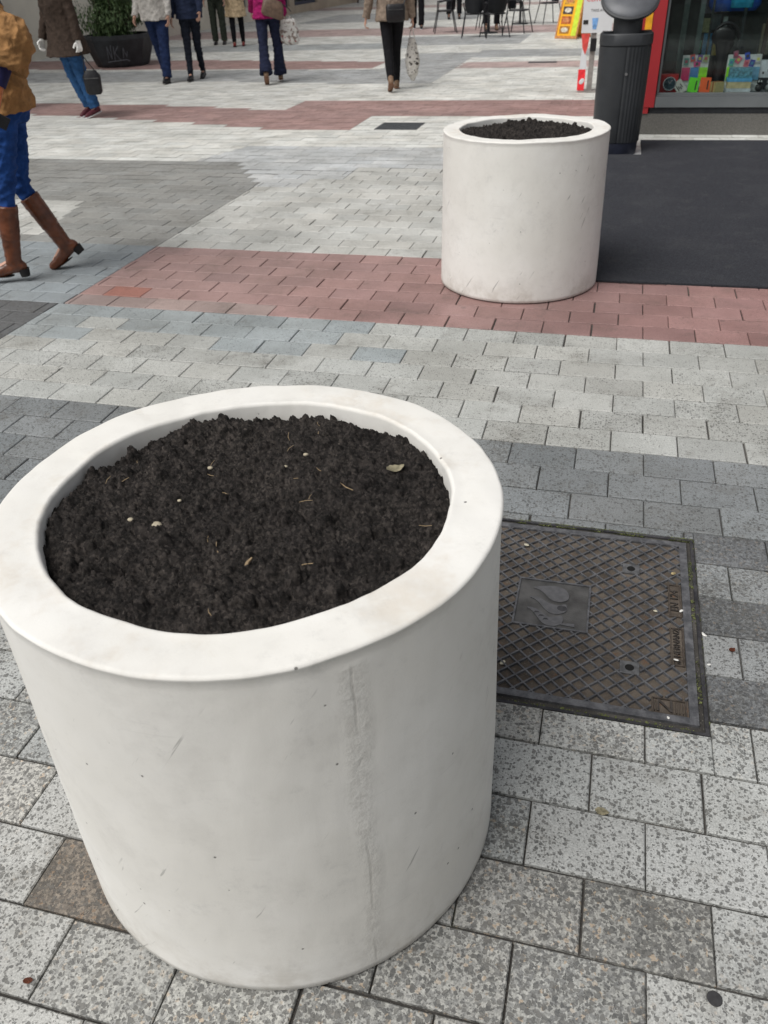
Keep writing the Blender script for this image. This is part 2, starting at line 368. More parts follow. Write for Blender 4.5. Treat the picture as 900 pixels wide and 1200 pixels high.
# ================================================================== PLANTERS
P1 = (-.2218, 1.1381); P2 = (.8077, 4.4839); RT, RB, HH, RI = .4179, .4274, .7764, .3345
def planter_material():
    m = Mat('white_cast_cement', .82, 0, .22)
    uvn = m.n('UVMap'); uvn.uv_map = 'UVMap'; uv = uvn.outputs[0]
    sx = m.n('SeparateXYZ'); m.put(sx.inputs[0], uv); U, V = sx.outputs[0], sx.outputs[1]      # metres round, metres up
    co = m.co()
    c = m.mix(m.ramp(m.noise(2.6, 4, .6), .35, .7), (.715, .70, .655), (.78, .77, .735))
    c = m.mix(m.ramp(m.noise(6, 6, .72), .48, .72, 0, .34), c, (.56, .545, .51))
    c = m.mix(m.ramp(m.noise(26, 4, .7), .5, .8, 0, .16), c, (.48, .46, .42))
    # grime near the foot and on the rim's outer edge
    foot = m.math('MULTIPLY', m.ramp(V, .16, .0), m.ramp(m.noise(8, 5, .7), .45, .68)); c = m.mix(m.math('MULTIPLY', foot, .42), c, (.38, .34, .28))
    rim = m.math('MULTIPLY', m.ramp(V, .765, .785), m.ramp(m.noise(4.2, 5, .75), .50, .68)); c = m.mix(m.math('MULTIPLY', rim, .42), c, (.50, .40, .28))
    # long scuffs
    mp = m.n('Mapping'); m.put(mp.inputs[0], uv); mp.inputs['Rotation'].default_value = (0, 0, R(-58)); mpb = m.n('Mapping'); m.put(mpb.inputs[0], mp.outputs[0]); mpb.inputs['Scale'].default_value = (5, 48, 1)
    scf = m.math('MULTIPLY', m.ramp(m.noise(1., 3, .6, mpb.outputs[0], .5), .645, .70), m.ramp(m.noise(7, 2), .47, .60)); scf = m.math('MULTIPLY', scf, m.ramp(V, .735, .70)); c = m.mix(m.math('MULTIPLY', scf, .55), c, (.19, .185, .175))
    mp2 = m.n('Mapping'); m.put(mp2.inputs[0], uv); mp2.inputs['Rotation'].default_value = (0, 0, R(14)); mp2.inputs['Scale'].default_value = (4, 70, 1)
    scf2 = m.math('MULTIPLY', m.ramp(m.noise(1., 3, .6, mp2.outputs[0], .3), .63, .70), m.ramp(m.noise(5, 2), .47, .6)); c = m.mix(m.math('MULTIPLY', scf2, .10), c, (.3, .29, .27))
    smudge = m.ramp(m.noise(9, 6, .82), .54, .74, 0, .26); c = m.mix(smudge, c, (.36, .355, .34))
    # pin holes
    pin = m.ramp(m.vor(17), .050, .032); c = m.mix(m.math('MULTIPLY', pin, .8), c, (.09, .085, .08))
    # casting seam
    wob = m.math('MULTIPLY', m.math('SUBTRACT', m.noise(5, 3), .5), .05)
    d = m.math('ABSOLUTE', m.math('ADD', U, wob)); d2 = m.math('ADD', d, m.math('MULTIPLY', m.ramp(V, .65, .1), .008))
    seam = m.ramp(d2, .034, .010); line = m.math('MULTIPLY', m.ramp(m.math('ABSOLUTE', m.math('ADD', U, m.math('MULTIPLY', wob, .4))), .0035, .0008), m.ramp(m.noise(9, 2), .42, .6))
    side = m.ramp(V, .755, .74); seam = m.math('MULTIPLY', seam, side); line = m.math('MULTIPLY', line, side)
    c = m.mix(m.math('MULTIPLY', seam, m.ramp(m.noise(60, 4, .7), .4, .7, .04, .42)), c, (.45, .435, .40))
    c = m.mix(m.math('MULTIPLY', line, .30), c, (.3, .29, .27)); m.col(c)
    st = m.n('Mapping'); m.put(st.inputs[0], co); st.inputs['Scale'].default_value = (1, 1, .25)
    h = m.math('ADD', m.math('MULTIPLY', m.noise(3.5, 3, .5), 1.1), m.math('MULTIPLY', m.noise(45, 3, .5, st.outputs[0]), .07))
    h = m.math('ADD', h, m.math('MULTIPLY', m.noise(320, 2), .025))
    h = m.math('ADD', h, m.math('MULTIPLY', seam, m.math('MULTIPLY', m.noise(130, 4, .65), .27)))
    h = m.math('SUBTRACT', h, m.math('MULTIPLY', m.math('ADD', m.math('MULTIPLY', line, .35), pin), .18)); m.bump(h, .010, .5)
    return m.m
CEMENT = planter_material()
def planter_mesh():
    NS = 288
    prof = [(RB-.022, 0), (RB-.022, .006), (RB-.004, .0065), (RB-.0005, .0085)]+[(RB+(RT-RB)*t, .0085+(HH-.0185)*t) for t in np.linspace(.02, 1, 44)]
    for a in np.linspace(0, 90, 8)[1:]: prof.append((RT-.005+.0075*math.cos(R(a-4)), HH-.007+.007*math.sin(R(a))))
    prof += [(RT-.005-x, HH+.0008*math.sin(x*60)) for x in (.008, .022, .038, .054, .068)]
    for a in np.linspace(90, 180, 7): prof.append((RI+.007+.007*math.cos(R(a)), HH-.008+.008*math.sin(R(a))))
    prof += [(RI-.0005, HH-.02), (RI-.001, HH-.03), (RI-.002, HH-.05), (RI-.004, HH-.09), (RI-.006, HH-.14)]
    npf = len(prof); V = []; UVs = []
    L = 0
    for i in range(NS+1):
        t = 2*math.pi*i/NS
        for k, (r, z) in enumerate(prof):
            tt = t % (2*math.pi); d = Vector((math.cos(tt), math.sin(tt), 0))
            w = noise.noise(d*1.5+Vector((0, 0, z*2)))*.0028+noise.noise(d*5+Vector((0, 0, z*5)))*.0012+noise.noise(d*16+Vector((0, 3, z*16)))*.0005
            inner = min(1, max(0, (RT-.02-r)/.06))
            w += inner*( noise.noise(d*3.3+Vector((4, 0, z)))*.0045+noise.noise(d*14+Vector((4, 1, z*9)))*.0012)
            dz = (noise.noise(d*2.2+Vector((7, 1, r*4)))*.0045+noise.noise(d*8+Vector((7, 2, r*22)))*.0016) if z > HH-.03 else 0
            V.append(((r+w)*d.x, (r+w)*d.y, z+dz)); UVs.append(((i/NS-.5)*2*math.pi*.42, z))
    F = []
    for i in range(NS):
        for k in range(npf-1):
            a = i*npf+k; b = (i+1)*npf+k; F.append((a, b, b+1, a+1))
    me = bpy.data.meshes.new('pot'); me.from_pydata(V, [], F)
    uv = me.uv_layers.new(name='UVMap'); li = np.empty(len(me.loops), np.int32); me.loops.foreach_get('vertex_index', li)
    uv.data.foreach_set('uv', np.array(UVs, np.float32)[li].ravel())
    return me
def vnoise(shape, f, rg):
    g = rg.random((int(f)+3, int(f)+3)); n = shape
    x = np.linspace(0, f, n); i = x.astype(int); t = x-i; t = t*t*(3-2*t)
    a = g[i][:, i]; b = g[i+1][:, i]; c = g[i][:, i+1]; d = g[i+1][:, i+1]
    T = t[:, None]; S = t[None]
    return a*(1-T)*(1-S)+b*T*(1-S)+c*(1-T)*S+d*T*S-.5
def soil_mesh(N=400):
    rg = np.random.default_rng(5); half = RI+.004; st = 2*half/(N-1)
    H = .020*vnoise(N, 4, rg)+.012*vnoise(N, 11, rg)+.007*vnoise(N, 30, rg)+.004*vnoise(N, 90, rg)+.0022*vnoise(N, 220, rg)
    ax = np.linspace(-half, half, N); X, Y = np.meshgrid(ax, ax, indexing='ij'); Rr = np.hypot(X, Y)
    H += .003*(1-(Rr/half)**2)
    for cnt, r0, r1 in ((190, .009, .016), (900, .0055, .009), (4200, .003, .0055), (14000, .0015, .003)):
        for _ in range(cnt):
            r = rg.uniform(r0, r1); a, b = rg.uniform(-half, half, 2)
            if a*a+b*b > half*half: continue
            i0, i1 = int((a-r+half)/st), int((a+r+half)/st)+2; j0, j1 = int((b-r+half)/st), int((b+r+half)/st)+2
            i0, j0 = max(i0, 0), max(j0, 0)
            sx, sy = ax[i0:i1, None]-a, ax[None, j0:j1]-b
            an = rg.uniform(0, 3); u = sx*math.cos(an)+sy*math.sin(an); v = (-sx*math.sin(an)+sy*math.cos(an))*rg.uniform(1, 1.6)
            q = r*r-u*u-v*v; ci = min(max(int((a+half)/st), 0), N-1); cj = min(max(int((b+half)/st), 0), N-1)
            top = H[ci, cj]+np.sqrt(np.clip(q, 0, None))*rg.uniform(.7, 1.25)-r*.25
            sub = H[i0:i1, j0:j1]; np.copyto(sub, np.maximum(sub, top), where=(q > 0))
    H += rg.normal(0, .0007, H.shape)
    H -= np.clip((Rr-half*.93)/(half*.07), 0, 1)**2*.012
    keep = Rr <= half; idx = -np.ones((N, N), int); idx[keep] = np.arange(keep.sum())
    V = np.stack([X[keep], Y[keep], H[keep]], 1)
    A, B, C_, D = idx[:-1, :-1], idx[1:, :-1], idx[1:, 1:], idx[:-1, 1:]
    ok = (A >= 0) & (B >= 0) & (C_ >= 0) & (D >= 0); F = np.stack([A[ok], B[ok], C_[ok], D[ok]], 1)
    me = bpy.data.meshes.new('soil'); me.vertices.add(len(V)); me.vertices.foreach_set('co', V.astype(np.float32).ravel())
    me.loops.add(F.size); me.loops.foreach_set('vertex_index', F.ravel().astype(np.int32))
    me.polygons.add(len(F)); me.polygons.foreach_set('loop_start', np.arange(0, F.size, 4, dtype=np.int32))
    me.update(calc_edges=True); me.validate()
    return me, H, half, N
m = Mat('potting_soil', .95, 0, .25)
c = m.mix(m.ramp(m.noise(35, 4, .7), .3, .7), (.013, .0115, .0105), (.044, .038, .0345))
c = m.mix(m.ramp(m.noise(180, 3, .7), .55, .8), c, (.085, .075, .066))
vt = m.n('TexVoronoi'); m.put(vt.inputs['Vector'], m.co()); vt.inputs['Scale'].default_value = 190; sp_ = m.n('SeparateColor'); m.put(sp_.inputs[0], vt.outputs['Color']); c = m.mix(1., c, m.mix(m.math('POWER', sp_.outputs[0], 1.6), (.5, .5, .51), (1.9, 1.87, 1.82)), 'MULTIPLY')
c = m.mix(m.ramp(m.vor(150), .10, .05, 0, .35), c, (.13, .105, .08))
c = m.mix(m.ramp(m.vor(330), .16, .08, 0, .5), c, (.14, .12, .10)); c = m.mix(m.ramp(m.noise(6, 4, .7), .35, .65), m.mix(1., c, (.72, .72, .74), 'MULTIPLY'), c); m.col(c); m.bump(m.noise(330, 5, .75), .003, 1.); SOIL = m.m
planter = thing('concrete_planter', 'big white round concrete planter in the foreground, filled with dark soil', 'planter', (*P1, 0), 0, 'white round concrete planters')
pot = link('pot', planter_mesh(), CEMENT, planter, True)
seam_dir = math.atan2(.4*math.sin(-1.1), .4*math.cos(-1.1))
SM, SH, SHALF, SN = soil_mesh()
soil = link('soil', SM, SOIL, planter, True); soil.location = (0, 0, HH-.027)
planter2 = copy_tree(planter); planter2['label'] = 'white round concrete planter on the red paving at the corner of the dark carpet'
planter2.location = (*P2, 0)
planter.rotation_euler = (0, 0, R(114)); planter2.rotation_euler = (0, 0, R(250))
def soil_z(x, y):
    """height of the soil of the first planter at a world point"""
    q = Matrix.Rotation(-planter.rotation_euler.z, 2) @ Vector((x-P1[0], y-P1[1]))
    i, j = [min(max(int((a+SHALF)/(2*SHALF)*(SN-1)), 0), SN-1) for a in q]
    return HH-.027+float(SH[i, j])
# bits lying on the soil
def leaf_bm(L, W, curl=.3, seed=0):
    rg = random.Random(seed); bm = bmesh.new(); n = 10; rows = []
    for i in range(n+1):
        t = i/n; wd = W*(math.sin(math.pi*t**.8))**.8*(1+.15*rg.uniform(-1, 1))+.0003; x = L*(t-.5)
        z = curl*L*((t-.5)**2)*1.6
        rows.append([bm.verts.new((x, s*wd, z+abs(s)*curl*wd*.7+rg.uniform(-.03, .03)*W)) for s in (-1, -.5, 0, .5, 1)])
    for a, b in zip(rows, rows[1:]):
        for k in range(4): bm.faces.new((a[k], a[k+1], b[k+1], b[k]))
    bmesh.ops.solidify(bm, geom=bm.faces[:], thickness=.0004)
    return bm
def leaf(x, y, z, L, W, rz, mat, label, curl=.3, seed=0, group=None, tilt=(0, 0)):
    o = obj('fallen_leaf', leaf_bm(L, W, curl, seed), mat, None, True); o.location = (x, y, z); o.rotation_euler = (tilt[0], tilt[1], rz)
    return tag(o, label, 'leaf', group)
DRY = plain('dry_leaf', (.34, .27, .14), .8, sc=90, var=.35); PALE = plain('pale_dry_leaf', (.42, .38, .26), .8, sc=90, var=.3); BRN = plain('brown_leaf', (.16, .05, .025), .7, sc=80, var=.3)
def onsoil(px, py):      # world point on the soil, from metres east/north of the pot's centre
    x, y = P1[0]+px, P1[1]+py; return x, y, soil_z(x, y)
x, y, z = onsoil(.245, .07); leaf(x, y, z+.003, .034, .011, .4, PALE, 'pale curled dry leaf lying on the soil near the right inner rim', .5, 4)
TW = plain('twig_wood', (.30, .22, .13), .8, sc=150)
for i, (px, py, ln, az, lab) in enumerate([(-.055, .045, .032, -.6, 'pale straw twig lying near the middle of the soil'), (-.235, .09, .020, .9, 'short straw bit on the soil close to the left inner rim'),
        (.10, -.185, .036, .1, 'orange brown twig lying on the soil near the front rim'), (.015, -.17, .022, 1.2, 'small reddish wood chip on the soil towards the front rim'), (-.04, -.12, .026, 1.8, 'thin root bit sticking from the soil in front of the middle'), (.16, .03, .030, 2.4, 'thin dark rootlet on the right half of the soil')]):
    x, y, z = onsoil(px, py); bm = bmesh.new(); d = Vector((math.cos(az), math.sin(az), .12))*ln/2; e = Vector((-d.y, d.x, 0))*.15
    path(bm, [Vector((0, 0, 0))-d, e, d*1.0], [.0007, .0009, .0005] if i != 3 else [.0022, .003, .0015], 6)
    tag(obj('twig', bm, TW, None, True), lab, 'twig', 'bits of wood on the soil').location = (x, y, z+.003)
rg_ = random.Random(31); bm = bmesh.new()
for i in range(16):
    a_, r_ = rg_.uniform(0, 6.28), .30*math.sqrt(rg_.random()); x, y, z = onsoil(r_*math.cos(a_), r_*math.sin(a_)); az, ln = rg_.uniform(0, 3.1), rg_.uniform(.010, .024); d = Vector((math.cos(az), math.sin(az), rg_.uniform(-.1, .3)))*ln/2
    o3 = Vector((x, y, z+.0025)); path(bm, [o3-d, o3+Vector((-d.y, d.x, 0))*.2, o3+d], [.0005, .0006, .0004], 5)
o = tag(obj('straw_fibres', bm, TW, None, True), 'scatter of tiny straw fibres over the dark soil of the near planter', 'fibres'); o['kind'] = 'stuff'
PB = plain('pebble_stone', (.42, .37, .27), .7, sc=120)
for i, (px, py, r, lab) in enumerate([(-.195, -.035, .0042, 'pale pebble at the left end of three on the soil'), (-.165, -.045, .0045, 'small yellowish pebble between two others left of the soil middle'), (-.148, -.055, .0075, 'largest yellowish pebble on the left half of the soil'),
        (-.125, .02, .003, 'tiny pale pebble on the soil left of the straw twig'), (.085, .135, .0038, 'small white pebble on the far part of the soil'), (.05, .10, .0036, 'beige pebble on the soil behind the middle'), (-.09, .13, .004, 'beige pebble on the far left part of the soil')]):
    x, y, z = onsoil(px, py); bm = bmesh.new(); ball(bm, (0, 0, 0), (r*1.25, r, r*.75), 2)
    for vv in bm.verts: vv.co *= 1+.18*noise.noise(vv.co*200+Vector((i, 0, 0)))
    tag(obj('pebble', bm, PB, None, True), lab, 'pebble', 'pebbles on the soil').location = (x, y, z+r*.3)

# ================================================================== ACCESS COVER
m = Mat('dirty_iron_field', .85, .0, .35)
c = m.mix(m.ramp(m.noise(9, 4, .6), .3, .7), (.060, .048, .038), (.135, .112, .090))
c = m.mix(m.ramp(m.noise(22, 4, .7), .58, .72, 0, .7), c, (.15, .075, .04)); c = m.mix(m.ramp(m.noise(160, 3, .7), .55, .75), c, (.17, .15, .125))
m.col(c); m.bump(m.noise(220, 3), .002, .8); FIELD = m.m
m = Mat('worn_iron', .45, .25, .5)
m.col(m.mix(m.ramp(m.noise(30, 4, .7), .35, .7), (.075, .077, .083), (.17, .172, .18))); m.bump(m.noise(300, 3), .0006, .6); IRON = m.m
m = Mat('dark_iron', .6, .3, .4); m.col(m.mix(m.ramp(m.noise(25, 5, .7), .35, .7), (.030, .030, .034), (.080, .078, .082))); m.bump(m.noise(200, 3), .001, .7); DIRON = m.m
cv = thing('access_cover', 'square cast iron access cover with diamond ribs and a leaf emblem', 'access cover', G(-.0335, 1.7765), TH)
HW, HD = .370, .366                     # half size of the lid
bm = bmesh.new(); box(bm, -HW+.016, HW-.016, -HD+.016, HD-.016, -.03, -.0080); obj('lid_plate', bm, FIELD, cv)
EMB = (-.102, .102, -.101, .101); PLQ = [(.313, .346, .018, .158), (.313, .346, -.172, -.028), (.264, .344, -.343, -.292)]
BOSS = [(sx*.2105, sy*.206) for sx in (-1, 1) for sy in (-1, 1)]
def blocked(x, y):
    if abs(x) > HW-.02 or abs(y) > HD-.02: return True
    if EMB[0] < x < EMB[1] and EMB[2] < y < EMB[3]: return True
    for a, b, c_, d in PLQ:
        if a-.004 < x < b+.004 and c_-.004 < y < d+.004: return True
    return any(abs(x-a) < .025 and abs(y-b) < .023 for a, b in BOSS)
bm = bmesh.new(); sp = .0318
for fam, ang in enumerate((R(45), R(-45))):
    d = Vector((math.cos(ang), math.sin(ang), 0)); nn = Vector((-d.y, d.x, 0))
    for k in range(-20, 21):
        o0 = nn*k*sp; s = None
        for i in range(-340, 342):
            p = o0+d*(i*.0016); ok = not blocked(p.x, p.y)
            if ok and s is None: s = p
            if not ok and s is not None:
                if (p-s).length > .006:
                    top = -.0010-fam*.0003; hw, bw = .0021, .0031
                    A = [bm.verts.new(q) for q in (s-nn*bw+Vector((0, 0, -.0085)), s+nn*bw+Vector((0, 0, -.0085)), p+nn*bw+Vector((0, 0, -.0085)), p-nn*bw+Vector((0, 0, -.0085)))]
                    B = [bm.verts.new(q) for q in (s-nn*hw+Vector((0, 0, top)), s+nn*hw+Vector((0, 0, top)), p+nn*hw+Vector((0, 0, top)), p-nn*hw+Vector((0, 0, top)))]
                    for t in range(4): bm.faces.new((A[t], A[(t+1) % 4], B[(t+1) % 4], B[t]))
                    bm.faces.new(B)
                s = None
obj('ribs', bm, IRON, cv)
bm = bmesh.new()                        # the lid's raised edge bar
for a in ((-HW, HW, -HD, -HD+.021), (-HW, HW, HD-.021, HD), (-HW, -HW+.021, -HD+.0215, HD-.0215), (HW-.021, HW, -HD+.0215, HD-.0215)): box(bm, *a, -.034, -.0008)
obj('lid_edge', bm, IRON, cv, bevel=.0012)
FR0 = (-.432+.0335+.003, .361+.0335-.003, 1.383-1.7765+.003, 2.170-1.7765-.003)
bm = bmesh.new()
for a in ((FR0[0], FR0[1], FR0[2], FR0[2]+.008), (FR0[0], FR0[1], FR0[3]-.008, FR0[3]), (FR0[0], FR0[0]+.009, FR0[2]+.0085, FR0[3]-.0085), (FR0[1]-.009, FR0[1], FR0[2]+.0085, FR0[3]-.0085)): box(bm, *a, -.05, -.003)
box(bm, FR0[0], FR0[1], FR0[2], FR0[3], -.06, -.05)
obj('frame', bm, DIRON, cv, bevel=.001)
m = Mat('gap_grit', .95); c = m.mix(m.ramp(m.noise(40, 4, .7), .4, .65), (.022, .018, .014), (.085, .07, .05)); c = m.mix(m.ramp(m.noise(13, 4), .50, .62), c, (.085, .11, .03)); m.col(c); m.bump(m.noise(150, 4, .8), .006); GRIT = m.m
bm = bmesh.new()
for a in ((FR0[0]+.0095, FR0[1]-.0095, FR0[2]+.0085, -HD-.0005), (FR0[0]+.0095, FR0[1]-.0095, HD+.0005, FR0[3]-.0085), (HW+.0005, FR0[1]-.0095, -HD, HD), (FR0[0]+.0095, -HW-.0005, -HD, HD)): box(bm, *a, -.045, -.0135)
obj('gap_dirt', bm, GRIT, cv)
bm = bmesh.new(); box(bm, EMB[0]+.006, EMB[1]-.006, EMB[2]+.006, EMB[3]-.006, -.0095, -.0045)
emb = obj('emblem_panel', bm, plain('emblem_iron', (.105, .103, .10), .5, .4, .4, 12, .0008, 240), cv)
bm = bmesh.new()
for a in ((-.102, .102, -.101, -.0955), (-.102, .102, .0955, .101), (-.102, -.0965, -.0953, .0953), (.0965, .102, -.0953, .0953)): box(bm, *a, -.0095, -.0009)
obj('emblem_border', bm, IRON, emb, bevel=.0008)
D1 = [(-.0963, 1.8371), (-.0767, 1.8447), (-.0529, 1.852), (-.0287, 1.855), (-.0074, 1.8493), (.0059, 1.8326), (.0109, 1.8144), (.0066, 1.7983), (-.0095, 1.7872), (-.03, 1.7877), (-.0446, 1.7981), (-.0602, 1.8184), (-.0754, 1.832)]
D2 = [(-.1011, 1.7947), (-.0825, 1.7987), (-.0647, 1.7927), (-.0497, 1.7796), (-.0321, 1.7727), (-.0151, 1.771), (.0043, 1.7832), (.0086, 1.7602), (.0036, 1.746), (-.0155, 1.7341), (-.0356, 1.7349), (-.0537, 1.7494), (-.0698, 1.7753), (-.0849, 1.7883)]
D3 = [(-.1045, 1.7479), (-.0879, 1.7515), (-.07, 1.7432), (-.0518, 1.7288), (-.0373, 1.7164), (-.0181, 1.7257), (-.0036, 1.7315), (.0012, 1.7119), (-.0027, 1.6984), (-.0181, 1.685), (-.0343, 1.6829), (-.0512, 1.6878), (-.0665, 1.7075), (-.0786, 1.7282), (-.0902, 1.7415)]
ST = [(-.0315, 1.7074), (-.0061, 1.6992), (.0313, 1.7033), (.0321, 1.6909), (-.0057, 1.6942), (-.0324, 1.6985)]
def smoothpoly(P, it=2):
    for _ in range(it):
        Q = []
        for i in range(len(P)):
            a, b = P[i], P[(i+1) % len(P)]; Q += [(a[0]*.78+b[0]*.22, a[1]*.78+b[1]*.22), (a[0]*.22+b[0]*.78, a[1]*.22+b[1]*.78)]
        P = Q
    return P
bm = bmesh.new()
for P in (D1, D2, D3): prism(bm, smoothpoly([(x+.0335, y-1.7765) for x, y in P]), -.0048, -.0014)
prism(bm, [(x+.0335, y-1.7765) for x, y in ST], -.0047, -.0010)
obj('leaf_shape', bm, plain('emblem_light_iron', (.125, .125, .13), .42, .2, .15, 50), emb)
for t in (0.22, .45, .68):                     # slits of the lowest leaf, round spot of the middle one
    cx, cy = -.0875+.0335+t*.058, 1.7440-1.7765-t*.052; bm = bmesh.new()
    prism(bm, [(cx-.006, cy-.004), (cx+.010, cy-.001), (cx+.006, cy+.004), (cx-.002, cy+.004)], -.0042, -.00125); obj('leaf_slit', bm, DIRON, emb)
bm = bmesh.new(); loft(bm, [(.0275, -.0150, -.0042, .0135, .0115), (.0275, -.0150, -.00125, .0135, .0115)], 20); obj('round_spot', bm, DIRON, emb)
for i, (a, b) in enumerate(BOSS):
    bm = bmesh.new()
    box(bm, a-.024, a+.024, b-.022, b+.022, -.0095, -.0022)
    lift = obj('lifting_hole', bm, plain('boss_iron', (.14, .142, .145), .5, .4, .3, 60), cv, bevel=.0007)
    bm = bmesh.new(); loft(bm, [(a, b, -.0030, .0115, .0115), (a, b, -.0018, .0115, .0115)], 20); obj('hole', bm, plain('hole_black', (.006, .006, .006), .9), lift)
for (a, b, c_, d), txt, sz in zip(PLQ, ('EN 124', '57 HERNANZ', None), (.030, .0235, 0)):
    bm = bmesh.new()
    for q in ((a, b, c_, c_+.003), (a, b, d-.003, d), (a, a+.003, c_+.0032, d-.0032), (b-.003, b, c_+.0032, d-.0032)): box(bm, *q, -.0095, -.0032)
    if txt:
        me_ = text_mesh(txt, sz, Matrix.Translation(((a+b)/2, (c_+d)/2, -.0060)) @ Matrix.Rotation(R(90), 4, 'Z'), .0022)
    else:
        me_ = text_mesh('N', .056, Matrix.Translation((.294, (c_+d)/2, -.0060)) @ Matrix.Rotation(0, 4, 'Z'), .0022)
        for xx in (.269, .275, .319, .327, .335): box(bm, xx, xx+.0025, c_+.008, d-.008, -.0095, -.0031)
    pq = obj('plaque', bm, plain('plaque_iron', (.095, .078, .064), .6, .3, .3, 60), cv); link('lettering', me_, plain('letter_iron', (.060, .052, .046), .6, .3, .3, 60), pq)
# debris on and round the cover
WH = plain('white_petal', (.75, .74, .70), .7); LST = plain('light_chip', (.50, .47, .36), .8, sc=80)
for i, (x, y, s, lab, mt) in enumerate([(.276, .035+.0, .009, 'round beige chip stuck in a diamond right of the emblem on the iron cover', LST), (-.105, -.252, .011, 'round beige chip in a diamond near the front left of the iron cover', LST), (.324, -.150, .009, 'white scrap lying on the lower lettered plaque of the iron cover', WH),
        (.346, .045, .010, 'white smear of paper on the upper lettered plaque of the iron cover', WH), (.398, -.040, .012, 'white petal in the gap at the right side of the iron cover', WH), (.405, -.150, .008, 'crumpled white bit on the frame at the right of the iron cover', WH), (.300, -.352, .009, 'white sliver on the front right corner of the iron cover', WH), (-.10, .262, .010, 'pale brown chip on the far left of the iron cover', LST), (.33, .21, .012, 'tan dry leaf crumb near the far right corner of the iron cover', DRY)]):
    bm = bmesh.new(); s *= .68; ball(bm, (0, 0, 0), (s, s*(.5 if mt is WH else .8), s*.22), 2)
    for vv in bm.verts: vv.co *= 1+.9*noise.noise(vv.co*130+Vector((i*3, 0, 0)))
    o = tag(obj('debris_chip', bm, mt, None, True), lab, 'debris', 'small litter bits on the iron cover'); p = G(x-.0335, y+1.772); o.location = (p.x, p.y, -.0035 if i < 2 else .0005); o.rotation_euler = (0, 0, i*1.3)
def moss(n, x0, x1, y0, y1, seed, z=-.007):
    rg = random.Random(seed); bm = bmesh.new()
    for _ in range(n):
        x, y = rg.uniform(x0, x1), rg.uniform(y0, y1); 
        if noise.noise(Vector((x*14, y*14, seed))) < -.05: continue
        for _k in range(3):
            a = rg.uniform(0, 6.28); L = rg.uniform(.003, .008); d = Vector((math.cos(a), math.sin(a), rg.uniform(.3, 1.4))).normalized()*L; e = Vector((-math.sin(a), math.cos(a), 0))*L*.3
            p = Vector((x, y, z)); bm.faces.new([bm.verts.new(q) for q in (p, p+d*.6+e, p+d, p+d*.6-e)])
    return bm
bm = moss(1700, -.43, .36, 2.155, 2.172, 2); bm2 = moss(230, .335, .360, 1.40, 2.15, 4)
me_ = bpy.data.meshes.new('t'); bm2.to_mesh(me_); bm.from_mesh(me_); bm2.free()
bm2 = moss(420, -.40, .33, 1.384, 1.398, 9); me_ = bpy.data.meshes.new('t'); bm2.to_mesh(me_); bm.from_mesh(me_); bm2.free()
ms = obj('moss', bm, plain('moss_green', (.11, .125, .045), .85, sc=60, var=.45)); ms.rotation_euler = (0, 0, TH); ms['kind'] = 'stuff'; ms['label'] = 'green moss growing in the gap round the iron cover'; ms['category'] = 'moss'
# litter on the paving near the camera
p = G(.125, 1.122); leaf(p.x, p.y, .004, .030, .009, -.35, PALE, 'pale yellowish leaf lying on the speckled paving right of the big planter', .15, 3)
p = G(.43, 1.685); leaf(p.x, p.y, .003, .020, .007, .5, BRN, 'dark red brown leaf on the grey paving right of the iron cover', .3, 8)
p = G(-.86, .532); leaf(p.x, p.y, .003, .019, .006, 0, BRN, 'dark brown leaf bit on the paving left of the foot of the big planter', .2, 12)
p = G(.327, .79); bm = bmesh.new(); loft(bm, [(0, 0, .0005, .013, .0135), (0, 0, .0022, .012, .0125), (0, 0, .0027, .008, .008)], 20)
o = tag(obj('gum_spot', bm, plain('old_gum', (.035, .035, .037), .8, sc=90), None, True), 'flat black spot of old gum on the paving in the near right corner', 'gum'); o.location = (p.x, p.y, .0)
# ================================================================== CARPET, DRAINS
m = Mat('dark_carpet', .97, 0, .1)
c = m.mix(m.ramp(m.noise(700, 2, .7), .35, .7), (.030, .032, .038), (.062, .064, .073)); c = m.mix(m.ramp(m.noise(2.2, 4, .6), .45, .75, 0, .35), c, (.075, .077, .082))
c = m.mix(m.math('MULTIPLY', m.ramp(m.vor(9), .03, .015), m.ramp(m.noise(3, 2), .5, .6)), c, (.35, .34, .32)); c = m.mix(m.ramp(m.noise(5, 6, .8), .52, .75, 0, .30), c, (.11, .108, .105)); c = m.mix(1., c, m.mix(m.ramp(m.noise(130, 4, .8), .35, .65), (.72, .72, .72), (1.3, 1.3, 1.3)), 'MULTIPLY'); m.col(c); m.bump(m.noise(160, 5, .8), .006, 1.); CARPET = m.m
CP = [(-.10, 4.53), (2.2, 4.56), (2.2, 8.72), (.2, 8.66), (.2, 7.97), (-.10, 7.97)]; cp = []
for (a, b), (c_, d) in zip(CP, CP[1:]+CP[:1]):
    n = max(1, int(math.hypot(c_-a, d-b)/.06))
    for i in range(n): q = (a+(c_-a)*i/n, b+(d-b)*i/n); w_ = noise.noise(Vector((q[0]*2.3, q[1]*2.3, 5)))*.009; cp.append((q[0]+w_, q[1]+w_))
bm = bmesh.new(); prism(bm, cp, .002, .012)
o = tag(obj('carpet', bm, CARPET, None, False, bevel=.002), 'large dark blue grey entrance carpet lying in front of the shop window', 'carpet'); o.rotation_euler = (0, 0, TH)
bm = bmesh.new(); box(bm, -2.57, -2.10, 9.2, 9.63, .002, .006)
for k in range(9): box(bm, -2.55, -2.12, 9.225+k*.045, 9.245+k*.045, .0062, .009)
o = tag(obj('drain_cover', bm, plain('drain_iron', (.075, .08, .085), .7, .2)), 'dark rectangular drain cover in the pale paving just beyond the second planter', 'drain cover'); o.rotation_euler = (0, 0, TH)
